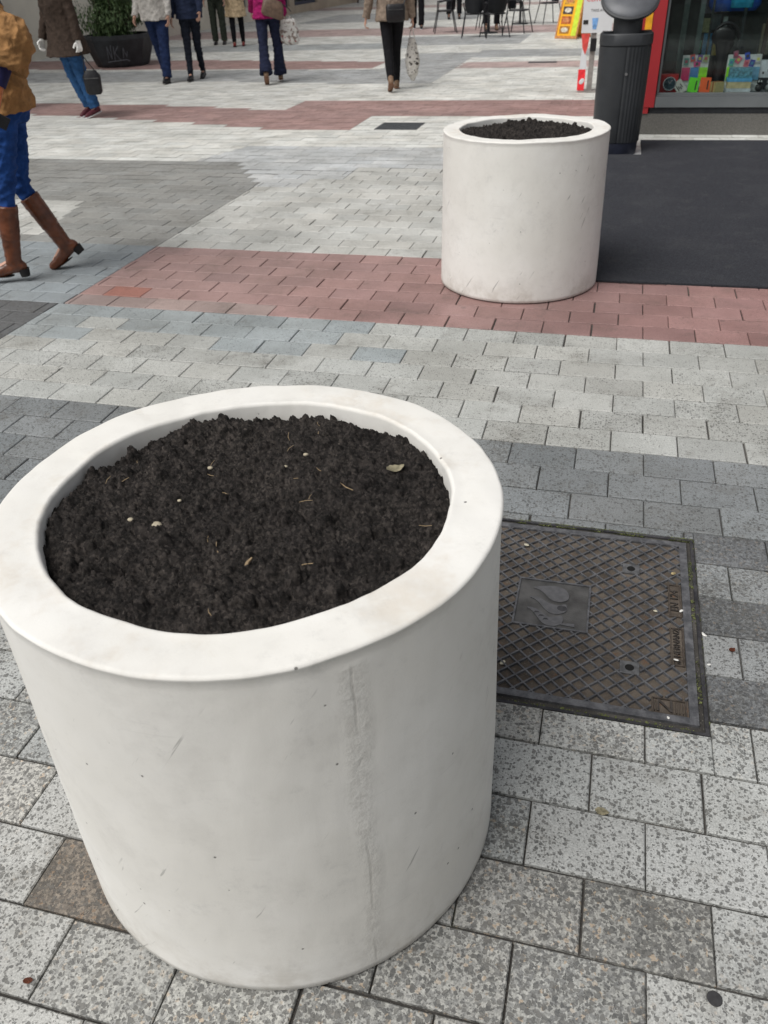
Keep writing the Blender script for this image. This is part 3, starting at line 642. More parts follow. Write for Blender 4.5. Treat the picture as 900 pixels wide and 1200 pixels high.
bm = bmesh.new(); box(bm, -1.62, -1.15, 15.55, 15.72, .002, .007); box(bm, -1.58, -1.19, 15.6, 15.67, .0072, .009)
o = tag(obj('drain_cover', bm, _mc['drain_iron']), 'thin dark slot drain in the far pink paving band near the yellow menu board', 'drain cover'); o.rotation_euler = (0, 0, TH)

# ================================================================== LITTER BIN
BODY = plain('bin_plastic', (.030, .0325, .036), .5, 0, .12, 8, .0006, 200); LIDG = plain('bin_lid_grey', (.095, .10, .11), .42, 0, .2, 6)
lb = thing('litter_bin', 'tall dark grey litter bin with a sloped round lid beside the red shop corner', 'litter bin', G(-.035, 8.13), TH+R(6))
BR, BD = .213, .19
def ell(t, rx=BR, ry=BD, p=2.5): c, s = math.cos(t), math.sin(t); return rx*math.copysign(abs(c)**(2/p), c), ry*math.copysign(abs(s)**(2/p), s)
bm = bmesh.new(); loft(bm, [(0, 0, 0, .185, .165, 2.5), (0, 0, .012, .19, .17, 2.5), (0, 0, .10, .195, .172, 2.5)], 48); obj('base', bm, plain('bin_base_blue', (.016, .019, .034), .5), lb, True)
bm = bmesh.new(); n = 240; rings = []
for z, sc in ((.102, .93), (.11, .955), (.5, .985), (.83, 1.0), (.84, 1.0)):
    r = []
    for i in range(n):
        t = 2*math.pi*i/n; x, y = ell(t); k = sc
        if y < 0 and .012 < x < BR*.93 and .1025 < z < .835: k *= 1-.022*(.5+.5*math.copysign(abs(math.sin(x*math.pi/.0145))**.6, math.sin(x*math.pi/.0145)))
        if abs(x+.003) < .0035 and y < 0: k *= .965
        r.append(bm.verts.new((x*k, y*k, z)))
    rings.append(r)
for a, b in zip(rings, rings[1:]):
    for i in range(n): bm.faces.new((a[i], a[(i+1) % n], b[(i+1) % n], b[i]))
bm.faces.new(rings[0][::-1]); bm.faces.new(rings[-1])
body = obj('body', bm, BODY, lb, True)
bm = bmesh.new(); loft(bm, [(0, 0, .8405, .205, .183, 2.5), (0, 0, .848, .205, .183, 2.5), (0, 0, .85, .217, .194, 2.5), (0, 0, .925, .217, .194, 2.5), (0, 0, .935, .208, .186, 2.5), (0, 0, .905, .165, .15, 2.4)], 48); obj('collar', bm, BODY, lb, True)
bm = bmesh.new(); loft(bm, [(0, 0, .88, .118, .12), (0, 0, 1.0, .118, .12), (0, .0, 1.06, .12, .12), (0, .0, 1.09, .10, .10)], 40); obj('neck', bm, BODY, lb, True)
for sx in (-1, 1): bm = bmesh.new(); prism(bm, [(sx*.117, -.02), (sx*.195, -.06), (sx*.195, .06), (sx*.117, .02)], .9, .945); obj('shoulder_fin', bm, BODY, lb)
bm = bmesh.new(); L = loft(bm, [(0, 0, -.020, .205, .20), (0, 0, -.010, .236, .232), (0, 0, .012, .238, .234), (0, 0, .016, .230, .226)], 56)
T = Matrix.Translation((0, .03, 1.17)) @ Matrix.Rotation(R(38), 4, 'X')
for v in bm.verts: v.co = T @ v.co
lid = obj('lid', bm, BODY, lb, True)
bm = bmesh.new(); loft(bm, [(0, 0, .0165, .216, .211), (0, 0, .030, .200, .196), (0, 0, .045, .12, .118), (0, 0, .049, .04, .04)], 56)
for v in bm.verts: v.co = T @ v.co
obj('lid_top', bm, LIDG, lid, True)
bm = bmesh.new(); bmesh.ops.create_cone(bm, cap_ends=True, segments=20, radius1=.012, radius2=.010, depth=.012, matrix=Matrix.Translation((.014, -BD*.995, .64)) @ Matrix.Rotation(R(90), 4, 'X')); obj('lock', bm, plain('lock_steel', (.5, .5, .5), .3, .9), body)

# ================================================================== SHOP with display window
GRAN = plain('granite_plinth', (.125, .12, .11), .6, 0, .2, 90, .0006, 200); SILL = plain('grey_aluminium', (.19, .205, .21), .4, .3, .06, 3); DKM = plain('dark_metal_strip', (.03, .032, .036), .5, .2)
REDP = plain('red_cladding', (.36, .030, .035), .42, 0, .06, 2); YEL = plain('yellow_cladding', (.75, .36, .02), .5); WALLG = plain('shop_render', (.42, .40, .37), .85, 0, .1, 1.2, .002, 60)
def glassmat(name='window_glass', tint=(.93, .97, .96), rough=.02, refl=.9):
    if name in _mc: return _mc[name]
    m = Mat(name); t = m.t; out = t.nodes['Material Output']
    fr = m.n('Fresnel'); fr.inputs[0].default_value = 1.5
    tr = m.n('BsdfTransparent'); tr.inputs[0].default_value = (*tint, 1); gl = m.n('BsdfGlossy'); gl.inputs['Roughness'].default_value = rough; gl.inputs[0].default_value = (refl, refl, refl, 1)
    mx = m.n('MixShader'); m.put(mx.inputs[0], m.math('MULTIPLY', fr.outputs[0], .55)); t.links.new(tr.outputs[0], mx.inputs[1]); t.links.new(gl.outputs[0], mx.inputs[2]); t.links.new(mx.outputs[0], out.inputs[0])
    _mc[name] = m.m; return m.m
GLASS = glassmat()
DARKW = plain('dark_interior', (.035, .040, .042), .9)
V = 9.03
shop = thing('souvenir_shop', 'corner shop with red pillar, grey granite base and a full display window beyond the carpet', 'shop', G(0, V), TH)
X0, X1, DP, Hh = .02, 7.2, 5.0, 3.3
bm = bmesh.new(); box(bm, X0, X1, -.02, .30, 0, .185); obj('plinth', bm, GRAN, shop, bevel=.004)
bm = bmesh.new(); box(bm, X0+.23, X1, -.012, .3, .187, .240); obj('dark_strip', bm, DKM, shop)
bm = bmesh.new(); box(bm, .296, X1, -.03, .10, .242, .335); box(bm, .296, X1, -.022, .09, .337, .343); obj('sill', bm, SILL, shop, bevel=.003)
bm = bmesh.new(); box(bm, X0, .290, -.035, .32, .242, Hh-.5); box(bm, X0, X0+.22, -.03, .32, .187, .240); obj('red_pillar', bm, REDP, shop, bevel=.004)
bm = bmesh.new(); box(bm, .115, .175, -.042, -.0355, .5, Hh-.6); obj('yellow_stripe', bm, YEL, shop)
bm = bmesh.new(); box(bm, X0, X0+.12, .322, DP, .0, Hh); box(bm, X1-.12, X1, .32, DP, 0, Hh); box(bm, X0, X1, DP, DP+.15, 0, Hh); box(bm, X0, X1, -.04, DP+.15, Hh, Hh+.25); box(bm, X0+.125, X1-.125, 2.2, 2.3, .02, Hh-.01); obj('wall', bm, WALLG, shop)
bm = bmesh.new(); box(bm, X0-.01, X1, -.06, .3, Hh-.49, Hh-.005); obj('fascia', bm, REDP, shop, bevel=.004)
bm = bmesh.new(); box(bm, .34, X1-.13, .12, .85, .20, .348); obj('display_base', bm, plain('display_board', (.10, .11, .115), .7), shop)
bm = bmesh.new(); box(bm, .13, X1-.13, .86, .89, .2, 2.3); obj('display_back', bm, DARKW, shop)
bm = bmesh.new(); box(bm, .34, X1-.13, 1.0, 2.2, .02, .04); obj('shop_floor', bm, plain('floor_tile', (.2, .2, .19), .5), shop)
win = None
for k, (a, b) in enumerate([(.30, 2.25), (2.31, 4.2), (4.26, 6.2)]):
    bm = bmesh.new()
    for q in ((a, a+.018, .345, Hh-.51), (b-.018, b, .345, Hh-.51), (a+.0185, b-.0185, .345, .362), (a+.0185, b-.0185, Hh-.53, Hh-.51)): box(bm, q[0], q[1], 0.0, .04, q[2], q[3])
    win = obj('window', bm, SILL, shop, bevel=.002)
    bm = bmesh.new(); box(bm, a+.02, b-.02, .012, .020, .364, Hh-.532); obj('pane', bm, GLASS, win)
# a low inner glass guard and the dark uprights behind it
bm = bmesh.new(); box(bm, .36, 6.1, .60, .608, .35, 1.05); obj('inner_glass', bm, glassmat('inner_glass', (.92, .97, .96)), shop)
for x, wd, mt in ((.47, .05, (.14, .17, .165)), (.62, .045, (.20, .23, .23)), (.73, .02, (.05, .055, .06)), (1.02, .03, (.045, .05, .06)), (1.24, .035, (.10, .05, .04)), (1.36, .02, (.30, .33, .32)), (1.7, .04, (.1, .1, .1)), (2.3, .05, (.12, .14, .14)), (3.1, .05, (.12, .14, .14))):
    bm = bmesh.new(); box(bm, x, x+wd, .63, .66, .35, 2.29); obj('upright', bm, plain('upright_%d' % int(x*100), mt, .4, .3), shop)
# things in the window.  (x0, x1, z0, z1, depth from the glass, thickness, colour, kind, label)
def goods(x0, x1, z0, z1, d, th, colr, kind, lab, cat, grp=None, tilt=0, lean=0):
    rt = thing(kind, lab, cat, G((x0+x1)/2, V+d, z0), TH, grp); W2, H2 = (x1-x0)/2, z1-z0
    mt = plain('goods_%d_%d_%d' % tuple(int(q*99) for q in colr), colr, .45, 0, .08, 30)
    return rt, W2, H2, mt, th
BZ = .349
rt, W2, H2, mt, th = goods(.335, .475, BZ, .49, .13, .06, (.50, .03, .03), 'table_clock', 'red square clock case with round chrome rim at the left end of the shop window', 'clock')
bm = bmesh.new(); box(bm, -.08, .08, 0, .06, 0, .155); obj('case', bm, mt, rt, bevel=.014)
bm = bmesh.new(); bmesh.ops.create_cone(bm, cap_ends=True, segments=40, radius1=.064, radius2=.06, depth=.02, matrix=Matrix.Translation((.005, -.0105, .078)) @ Matrix.Rotation(R(90), 4, 'X')); rg_ = obj('rim', bm, plain('chrome', (.75, .76, .78), .15, 1), rt, True)
bm = bmesh.new(); bmesh.ops.create_cone(bm, cap_ends=True, segments=40, radius1=.052, radius2=.052, depth=.004, matrix=Matrix.Translation((.005, -.0235, .078)) @ Matrix.Rotation(R(90), 4, 'X')); obj('dial', bm, plain('dial_blue', (.05, .09, .11), .2, .3, .6, 60), rg_)
bm = bmesh.new()
for a, l_ in ((-60, .040), (-118, .026)): t = R(a); box(bm, 0, l_, -.003, 0, -.003, .003, 0, Matrix.Translation((.005, -.0262, .078)) @ Matrix.Rotation(t, 4, 'Y'))
obj('hand', bm, plain('chrome', (.7, .7, .7)), rg_)
def card(x, z, wd, ht, d, colr, lab, tilt=0, hole=True, grp='bright cards in the shop window', kind='price_card', lean=-14, detail=(.02, .02, .02)):
    rt = thing(kind, lab, 'card', G(x, V+d, z), TH, grp); mt = plain('card_%d_%d_%d' % tuple(int(q*99) for q in colr), colr, .5, 0, .06, 30)
    T = Matrix.Translation((0, 0, .004)) @ Matrix.Rotation(R(lean), 4, 'X') @ Matrix.Rotation(R(tilt), 4, 'Y')
    bm = bmesh.new(); box(bm, -wd/2, wd/2, 0, .008, 0, ht, 0, T); obj('board', bm, mt, rt)
    bm = bmesh.new()
    if hole: box(bm, wd*.18, wd*.30, -.003, -.0005, ht*.18, ht*.8, 0, T)
    else:
        for k in range(4): box(bm, -wd*.3+wd*.16*k, -wd*.22+wd*.16*k, -.003, -.0005, ht*(.25+.1*(k % 2)), ht*(.7-.1*(k % 3)), 0, T)
    obj('marking', bm, plain('ink_black', detail, .6), rt)
    return rt
card(.545, BZ, .085, .12, .10, (.55, .55, .50), 'white card with black markings leaning tilted beside the red clock', -38, False)
card(.625, BZ, .095, .125, .12, (.16, .75, .03), 'lime green card standing at the front of the shop window', 6)
card(.735, BZ, .095, .125, .12, (.85, .13, .03), 'orange card standing beside the lime green card', 2)
rt, W2, H2, mt, th = goods(.80, .89, BZ, .46, .12, .06, (.50, .42, .20), 'gift_box', 'small yellowish cube shaped gift box between the orange card and the blue box', 'box')
bm = bmesh.new(); box(bm, -.045, .045, -.045, .045, 0, .09, 0, Matrix.Rotation(R(28), 4, 'Z')); b_ = obj('carton', bm, mt, rt, bevel=.006)
bm = bmesh.new(); box(bm, -.046, .046, -.010, .010, .0, .0925, 0, Matrix.Rotation(R(28), 4, 'Z')); obj('band', bm, plain('band_red', (.35, .12, .05)), rt)
rt, W2, H2, mt, th = goods(.93, 1.15, BZ, .46, .14, .1, (.20, .36, .55), 'souvenir_box', 'pale blue and cream souvenir box stack to the right of the yellowish gift box', 'box')
bm = bmesh.new(); box(bm, -.11, .11, 0, .12, 0, .03); obj('lower_box', bm, plain('box_white', (.6, .64, .68)), rt, bevel=.002)
bm = bmesh.new(); box(bm, -.105, .105, .002, .12, .031, .085); obj('middle_box', bm, plain('box_cream', (.62, .52, .30)), rt, bevel=.002)
bm = bmesh.new(); box(bm, -.11, .11, 0, .12, .086, .115); obj('upper_box', bm, plain('box_blue', (.12, .40, .68)), rt, bevel=.002)
bm = bmesh.new(); box(bm, -.10, .10, .01, .11, .116, .20); obj('top_box', bm, plain('box_teal', (.10, .28, .36), .4, 0, .5, 60), rt, bevel=.002)
random.seed(12)
def stand(x, wd, cols_, tags, lab):
    rt = thing('display_stand', lab, 'display stand', G(x, V+.28, BZ), TH, 'white display stands in the shop window')
    bm = bmesh.new(); box(bm, -wd/2, wd/2, 0, .012, .05, .30, 0, Matrix.Rotation(R(-8), 4, 'X')); box(bm, -wd/2, wd/2, -.06, .05, 0, .05); obj('board', bm, plain('stand_white', (.55, .57, .56), .5), rt, bevel=.002)
    for k, c_ in enumerate(cols_):
        bm = bmesh.new(); w_ = wd/len(cols_); box(bm, -wd/2+k*w_+.003, -wd/2+(k+1)*w_-.003, -.012, -.001, .085, .195, 0, Matrix.Rotation(R(-8), 4, 'X')); obj('sleeve', bm, plain('slv_%d_%d_%d' % tuple(int(q*99) for q in c_), c_, .4), rt)
    for k, (tx, tz, a, c_) in enumerate(tags):
        T = Matrix.Rotation(R(-8), 4, 'X') @ Matrix.Translation((tx, -.006, tz)) @ Matrix.Rotation(R(a), 4, 'Y')
        bm = bmesh.new(); box(bm, -.022, .022, -.004, .004, -.030, .030, 0, T); t_ = obj('tag', bm, plain('slv_%d_%d_%d' % tuple(int(q*99) for q in c_), c_, .4), rt)
        bm = bmesh.new(); box(bm, -.012, .012, -.0065, -.0045, -.012, .012, 0, T); obj('print', bm, plain('print_%d' % (k % 4), [(.4, .05, .1), (.05, .2, .35), (.5, .5, .1), (.05, .05, .05)][k % 4]), t_)
stand(.63, .24, [(.62, .04, .15), (.05, .22, .50), (.28, .75, .02)], [(-.085, .245, 0, (.1, .3, .25)), (-.03, .275, -12, (.60, .10, .08)), (.035, .27, 5, (.16, .08, .28)), (.015, .225, 80, (.70, .05, .25)), (.09, .27, 12, (.30, .36, .18))], 'left white stand of pink, blue and lime covers in the shop window')
stand(1.07, .30, [(.28, .75, .02), (.06, .09, .14), (.10, .28, .42), (.12, .3, .45)], [(-.085, .30, -8, (.22, .08, .12)), (-.115, .235, 8, (.08, .42, .30)), (-.055, .255, 35, (.65, .12, .2)), (.02, .285, -15, (.03, .08, .45)), (.02, .225, 8, (.65, .15, .2)), (.07, .225, 14, (.05, .06, .3)), (.12, .26, 0, (.5, .5, .5))], 'right white stand with small coloured tags and one lime cover in the shop window')
# black headphone display between the stands
rt = thing('headphone_display', 'black curved headphone display standing between the two white stands', 'display', G(.865, V+.42, BZ), TH)
bm = bmesh.new(); loft(bm, [(0, 0, 0, .075, .05), (0, 0, .05, .045, .035), (.0, 0, .28, .05, .035), (.01, 0, .40, .09, .04)], 24); obj('stem', bm, plain('black_plastic', (.008, .008, .01), .4), rt, True)
bm = bmesh.new(); path(bm, [Vector((.01+.12*math.cos(t), 0, .40+.15*math.sin(t))) for t in np.linspace(.1, 2.7, 14)], .016, 10); obj('arch', bm, _mc['black_plastic'], rt, True)
bm = bmesh.new(); ball(bm, (-.01, 0, .44), (.11, .035, .085), 3); obj('shade', bm, _mc['black_plastic'], rt, True)
rt = thing('backpack', 'shiny blue bag hanging high at the back of the shop window', 'bag', G(.93, V+.72, .98), TH)
bm = bmesh.new(); loft(bm, [(0, 0, 0, .20, .07, 3), (0, 0, .05, .24, .09, 3), (0, 0, .4, .24, .09, 3), (0, 0, .48, .18, .06, 3)], 32); obj('bag_body', bm, plain('shiny_blue', (.02, .10, .45), .25, .2), rt, True)
bm = bmesh.new(); loft(bm, [(.06, -.075, .03, .10, .04, 3), (.06, -.085, .20, .11, .05, 3), (.06, -.075, .24, .09, .03, 3)], 24); obj('pocket', bm, plain('shiny_cyan', (.03, .35, .55), .2, .2), rt, True)
for k, (x, z, wd, ht, c_) in enumerate([(.66, .62, .06, .11, (.10, .25, .16)), (.745, .60, .085, .19, (.03, .14, .28)), (.835, .60, .07, .19, (.30, .20, .05)), (.70, .80, .09, .12, (.22, .20, .10)), (.80, .82, .08, .13, (.05, .06, .07)), (.88, .83, .04, .1, (.4, .4, .38)), (.72, .96, .12, .11, (.10, .09, .12)), (.86, .97, .07, .1, (.32, .30, .06)), (1.28, .60, .09, .26, (.12, .09, .06)), (1.30, .88, .07, .2, (.05, .12, .2))]):
    lab = ['small green packet on the dark shelf left of the headphone display', 'blue packet in the middle of the shelf row left of the headphone display', 'ochre packet at the right of the shelf row by the headphone display', 'khaki packet on the middle shelf above the green packet', 'black packet on the middle shelf above the ochre packet', 'slim grey packet on the middle shelf beside the black packet', 'wide dark violet packet on the upper shelf', 'yellowish packet on the upper shelf under the blue bag', 'brown box standing at the right of the shop window behind the glass', 'navy box on top of the brown box at the right of the shop window'][k]
    o = tag(obj('packet', (lambda b: (box(b, -wd/2, wd/2, 0, .05, 0, ht), box(b, -wd*.3, wd*.3, -.003, -.0005, ht*.55, ht*.8), b)[2])(bmesh.new()), plain('pk_%d' % k, tuple(min(.8, q*2.0) for q in c_), .45, 0, .3, 50)), lab, 'packet', 'packets on the shop shelves'); o.location = G(x, V+.78, z); o.rotation_euler = (0, 0, TH)
rt = thing('white_carton', 'white carton standing on its side at the right end of the shop window', 'box', G(1.34, V+.32, BZ+.10), TH)
bm = bmesh.new(); box(bm, -.12, .14, 0, .1, 0, .14); obj('carton', bm, plain('box_white', (.6, .64, .68)), rt, bevel=.003)
bm = bmesh.new()
for k in range(5): box(bm, -.09+k*.045, -.075+k*.045, -.003, -.0005, .03+.02*(k % 3), .05+.02*(k % 3))
obj('print', bm, DKM, rt)
bm = bmesh.new(); box(bm, 1.2, 1.5, V+.30, V+.45, BZ, BZ+.098); o = tag(obj('shelf_block', bm, DKM), 'low dark block carrying the white carton in the shop window', 'shelf block'); o.rotation_euler = (0, 0, TH)
for k, x in enumerate((1.22, 1.31, 1.40)):
    rt = thing('toy_camera', ['black and grey figurine with round eyes, leftmost of the three beside the blue box', 'grey figurine with round eyes, middle of the three beside the blue box', 'pale figurine with round eyes, rightmost of the three at the window edge'][k], 'figurine', G(x, V+.14, BZ), TH, 'figurines at the right of the shop window')
    c_ = [(.03, .03, .03), (.22, .23, .23), (.45, .43, .40)][k]
    bm = bmesh.new(); ball(bm, (0, 0, .035), (.035, .028, .035), 2); ball(bm, (0, 0, .085), (.028, .024, .024), 2); obj('body', bm, plain('fig_%d' % k, c_, .3), rt, True)
    for s in (-1, 1):
        bm = bmesh.new(); ball(bm, (s*.012, -.021, .09), .008, 2); obj('eye', bm, plain('stand_white', (.5, .5, .5)), rt, True)

# ================================================================== BOARDS BY THE SHOP CORNER
ORW = plain('orange_wood', (.50, .22, .07), .6, 0, .3, 30); MY = plain('menu_yellow', (.85, .42, .02), .5, 0, .1, 12); LIME = plain('menu_lime', (.55, .70, .05), .5, 0, .12, 15)
mb = thing('menu_board', 'yellow menu board with food pictures in an orange wooden frame beyond the litter bin', 'menu board', G(-1.20, 20.35), TH+R(-30))
for s in (-1, 1):
    T = Matrix.Translation((0, -s*.0, 1.0)) @ Matrix.Rotation(R(-s*15), 4, 'X') @ Matrix.Translation((0, 0, -1.03))
    bm = bmesh.new(); 
    for q in ((-.27, -.235, 0, 1.03), (.235, .27, 0, 1.03), (-.2345, .2345, 0, .05), (-.2345, .2345, .99, 1.03)): box(bm, q[0], q[1], -.012, .012, q[2], q[3], 0, T)
    fr = obj('frame', bm, ORW, mb)
    bm = bmesh.new(); box(bm, -.234, .234, -.004, .004, .052, .988, 0, T); pn = obj('panel', bm, MY, fr)
    if s == 1:
        bm = bmesh.new(); box(bm, .11, .233, -.0075, -.0045, .053, .987, 0, T); obj('lime_strip', bm, LIME, pn)
        for k in range(5):
            z0 = .09+k*.18; bm = bmesh.new(); box(bm, -.19, .05, -.008, -.0045, z0, z0+.14, 0, T); ph = obj('food_picture', bm, plain('photo_%d' % k, [(.35, .16, .03), (.45, .12, .03), (.05, .04, .04), (.55, .30, .05), (.30, .06, .03)][k], .5, 0, .5, 25), pn)
            bm = bmesh.new(); loft(bm, [(0, 0, 0, .085, .045), (0, 0, .002, .085, .045)], 20)
            for v in bm.verts: v.co = T @ (Matrix.Translation((-.07, -.0085, z0+.07)) @ Matrix.Rotation(R(90), 4, 'X') @ v.co)
            obj('plate', bm, plain('plate_%d' % (k % 2), [(.6, .55, .45), (.5, .2, .08)][k % 2], .5, 0, .4, 30), ph)
PW = plain('poster_white', (.62, .64, .66), .5, 0, .04, 5)
fb = thing('drinks_board', 'white drinks poster with red writing and blue cup on a grey post', 'poster board', G(-.44, 12.1), TH)
bm = bmesh.new(); box(bm, -.045, .02, -.02, .02, .012, .69); obj('post', bm, plain('post_grey', (.27, .25, .235), .5, .3), fb, bevel=.004)
bm = bmesh.new(); box(bm, -.15, .22, -.12, .14, 0, .011); obj('foot', bm, plain('post_grey', (.27, .25, .235)), fb, bevel=.003)
bm = bmesh.new(); box(bm, -.045, .03, -.055, -.021, .46, .60); obj('clamp', bm, plain('black_plastic', (.008, .008, .01)), fb, bevel=.012)
bm = bmesh.new(); prism(bm, [(-.17, .0), (.20, .0), (.20, .78), (-.17, .78)], -.008, .008)
for v in bm.verts: v.co = Vector((v.co.x, v.co.z-.03, v.co.y+.66))
pn = obj('board', bm, PW, fb)
for txt, sz, x, z, mt in (('CERVEZA', .075, .02, 1.02, plain('ink_red', (.65, .03, .04), .5)), ('TAKE AWAY', .040, .04, .90, plain('ink_black', (.02, .02, .02)))):
    me_ = text_mesh(txt, sz, Matrix.Translation((x, -.0385, z)) @ Matrix.Rotation(R(90), 4, 'X'), .001); link('lettering', me_, mt, pn)
bm = bmesh.new(); box(bm, -.155, -.095, -.0425, -.0385, .755, .80, 0); obj('black_patch', bm, _mc['ink_black'], pn)
bm = bmesh.new(); prism(bm, [(-.055, .70), (-.01, .70), (.005, .82), (-.07, .82)], 0, .003)
for v in bm.verts: v.co = Vector((v.co.x+.02, v.co.z-.0415, v.co.y))
obj('blue_cup', bm, plain('cup_blue', (.16, .33, .62), .5, 0, .3, 20), pn)
bm = bmesh.new(); prism(bm, [(-.165, .655), (-.06, .655), (-.075, .50), (-.10, .42), (-.14, .50)], -.004, .004)
for v in bm.verts: v.co = Vector((v.co.x, v.co.z-.03, v.co.y))
obj('red_pennant', bm, plain('pennant_red', (.62, .07, .06), .5), fb)
bm = bmesh.new(); prism(bm, [(-.155, .26), (-.065, .26), (-.085, .42), (-.145, .50)], -.003, .003)
for v in bm.verts: v.co = Vector((v.co.x, v.co.z-.028, v.co.y))
obj('white_sheet', bm, PW, fb)
bm = bmesh.new(); box(bm, -.165, -.075, -.035, -.025, .015, .255); tg = obj('red_tag', bm, plain('tag_red', (.80, .03, .04), .45), fb)
bm = bmesh.new(); ball(bm, (0, 0, 0), (.028, .004, .040), 2)
for v in bm.verts: v.co = Matrix.Translation((-.113, -.0365, .12)) @ Matrix.Rotation(R(35), 4, 'Y') @ v.co
obj('white_emblem', bm, PW, tg, True)

# ================================================================== LEFT FACADES
CREAM = plain('cream_stone', (.66, .62, .53), .8, 0, .08, 1.5, .002, 50); TAN = plain('tan_stone', (.42, .35, .27), .8, 0, .1, 1.5, .002, 50); DKF = plain('shopfront_dark', (.045, .05, .06), .5); BLU = plain('shopfront_navy', (.03, .04, .075), .5)
WG = glassmat('facade_glass', (.35, .40, .42), .05)
def facade(name, lab, cat, u, v0, v1, ht, wall, bays, storeys=3, side=1, depth=8, yaw=0):
    """a row building whose street face lies on the line u; its x runs along the street, its -y faces the street"""
    L = v1-v0; rt = thing(name, lab, cat, G(u, v1 if side > 0 else v0) if yaw == 0 else G(u, v0), TH+(R(-90) if side < 0 else R(90)) if yaw == 0 else TH)
    if yaw == 0 and side > 0: rt.location = G(u, v0)
    gh = 3.3; bm = bmesh.new()
    # openings on the ground floor: list of (x0, x1, z0, z1, kind)
    xs = 0
    for (a, b, z0, z1, k) in bays: box(bm, xs, a, 0, .35, 0, gh); box(bm, a, b, 0, .35, z1, gh); z0 > .05 and box(bm, a, b, 0, .35, 0, z0); xs = b
    box(bm, xs, L, 0, .35, 0, gh)
    nw = max(1, int(L/2.6)); wins = []
    for s in range(storeys):
        zb = gh+.02+s*3.1; x = 0
        for i in range(nw):
            cx = (i+.5)*L/nw; a, b = cx-.55, cx+.55
            box(bm, x, a, 0, .35, zb, zb+3.1); box(bm, a, b, 0, .35, zb, zb+.7); box(bm, a, b, 0, .35, zb+2.4, zb+3.1); wins.append((a, b, zb+.7, zb+2.4)); x = b
        box(bm, x, L, 0, .35, zb, zb+3.1)
    top = gh+.02+storeys*3.1
    box(bm, 0, .3, .351, depth, 0, top); box(bm, L-.3, L, .351, depth, 0, top); box(bm, 0, L, depth+.001, depth+.3, 0, top)
    obj('wall', bm, wall, rt)
    bm = bmesh.new(); box(bm, -.05, L+.05, -.12, depth+.35, top+.002, top+.25); obj('roof', bm, TAN, rt)
    bm = bmesh.new(); box(bm, 0, L, -.06, -.001, gh-.02, gh+.16); obj('string_course', bm, TAN, rt)
    bm = bmesh.new(); box(bm, .301, L-.301, 1.4, 1.45, 0.01, top-.01); obj('inner_wall', bm, DARKW, rt)
    for (a, b, z0, z1, k) in bays:
        fm = {'door': DKF, 'shop': BLU, 'red': REDP}[k]
        bm = bmesh.new()
        for q in ((a, a+.07, z0, z1), (b-.07, b, z0, z1), (a+.071, b-.071, z0, z0+.1), (a+.071, b-.071, z1-.1, z1), ((a+b)/2-.03, (a+b)/2+.03, z0+.101, z1-.101)): box(bm, q[0], q[1], .10, .16, q[2], q[3])
        fr = obj('door' if k == 'door' else 'shop_window', bm, fm, rt); bm = bmesh.new(); box(bm, a+.071, b-.071, .12, .13, z0+.101, z1-.101); obj('pane', bm, WG, fr)
    for (a, b, z0, z1) in wins:
        bm = bmesh.new()
        for q in ((a, a+.06, z0, z1), (b-.06, b, z0, z1), (a+.061, b-.061, z0, z0+.06), (a+.061, b-.061, z1-.06, z1), ((a+b)/2-.025, (a+b)/2+.025, z0+.061, z1-.061)): box(bm, q[0], q[1], .12, .18, q[2], q[3])
        box(bm, a-.06, b+.06, -.08, .119, z0-.06, z0-.001)
        fr = obj('window', bm, PW, rt); bm = bmesh.new(); box(bm, a+.061, b-.061, .14, .15, z0+.061, z1-.061); obj('pane', bm, WG, fr)
    return rt
facade('cream_building', 'pale cream stone building on the left, behind the walkers and the dark bush planter', 'building', -12.35, 4.0, 23.2, 12, CREAM, [(1.5, 4.2, .4, 2.7, 'shop'), (6, 8.4, .4, 2.7, 'shop')], 3)
facade('corner_building', 'cream building with a dark doorway left of the walking couple', 'building', -12.3, 23.25, 30.0, 12, plain('cream_plaster', (.62, .57, .48), .85, 0, .08, 1.4, .002, 40), [(1.0, 2.0, .02, 2.4, 'door'), (3.6, 6.0, .4, 2.7, 'shop')], 2)
facade('shopfront_building', 'far building with dark navy shopfronts beyond the person in the magenta jacket', 'building', -12.25, 30.05, 42.0, 12, TAN, [(.6, 3.0, .25, 2.7, 'shop'), (3.5, 6.2, .25, 2.7, 'shop'), (7.4, 9.2, .3, 2.7, 'red'), (9.5, 11.4, .3, 2.7, 'shop')], 3)
facade('end_building', 'pinkish building closing the far end of the street', 'building', -16, 47.5, 68, 12, plain('pink_render', (.40, .33, .30), .85, 0, .08, 1), [(2+k*4.4, 5+k*4.4, .3, 2.7, 'shop') for k in range(4)], 3, yaw=1)
facade('shade_building', 'unseen grey stone building added along the right side of the street to shade the planters', 'building', 2.35, -8.0, 8.9, 12, plain('grey_stone', (.26, .25, .24), .85, 0, .1, 1.5, .002, 50), [(1.0, 3.4, .4, 2.7, 'shop'), (5, 7.6, .4, 2.7, 'shop'), (9, 11, .02, 2.5, 'door'), (12, 15, .4, 2.7, 'shop')], 3, side=-1)  # unseen block, added to keep light off the right flanks of the planters

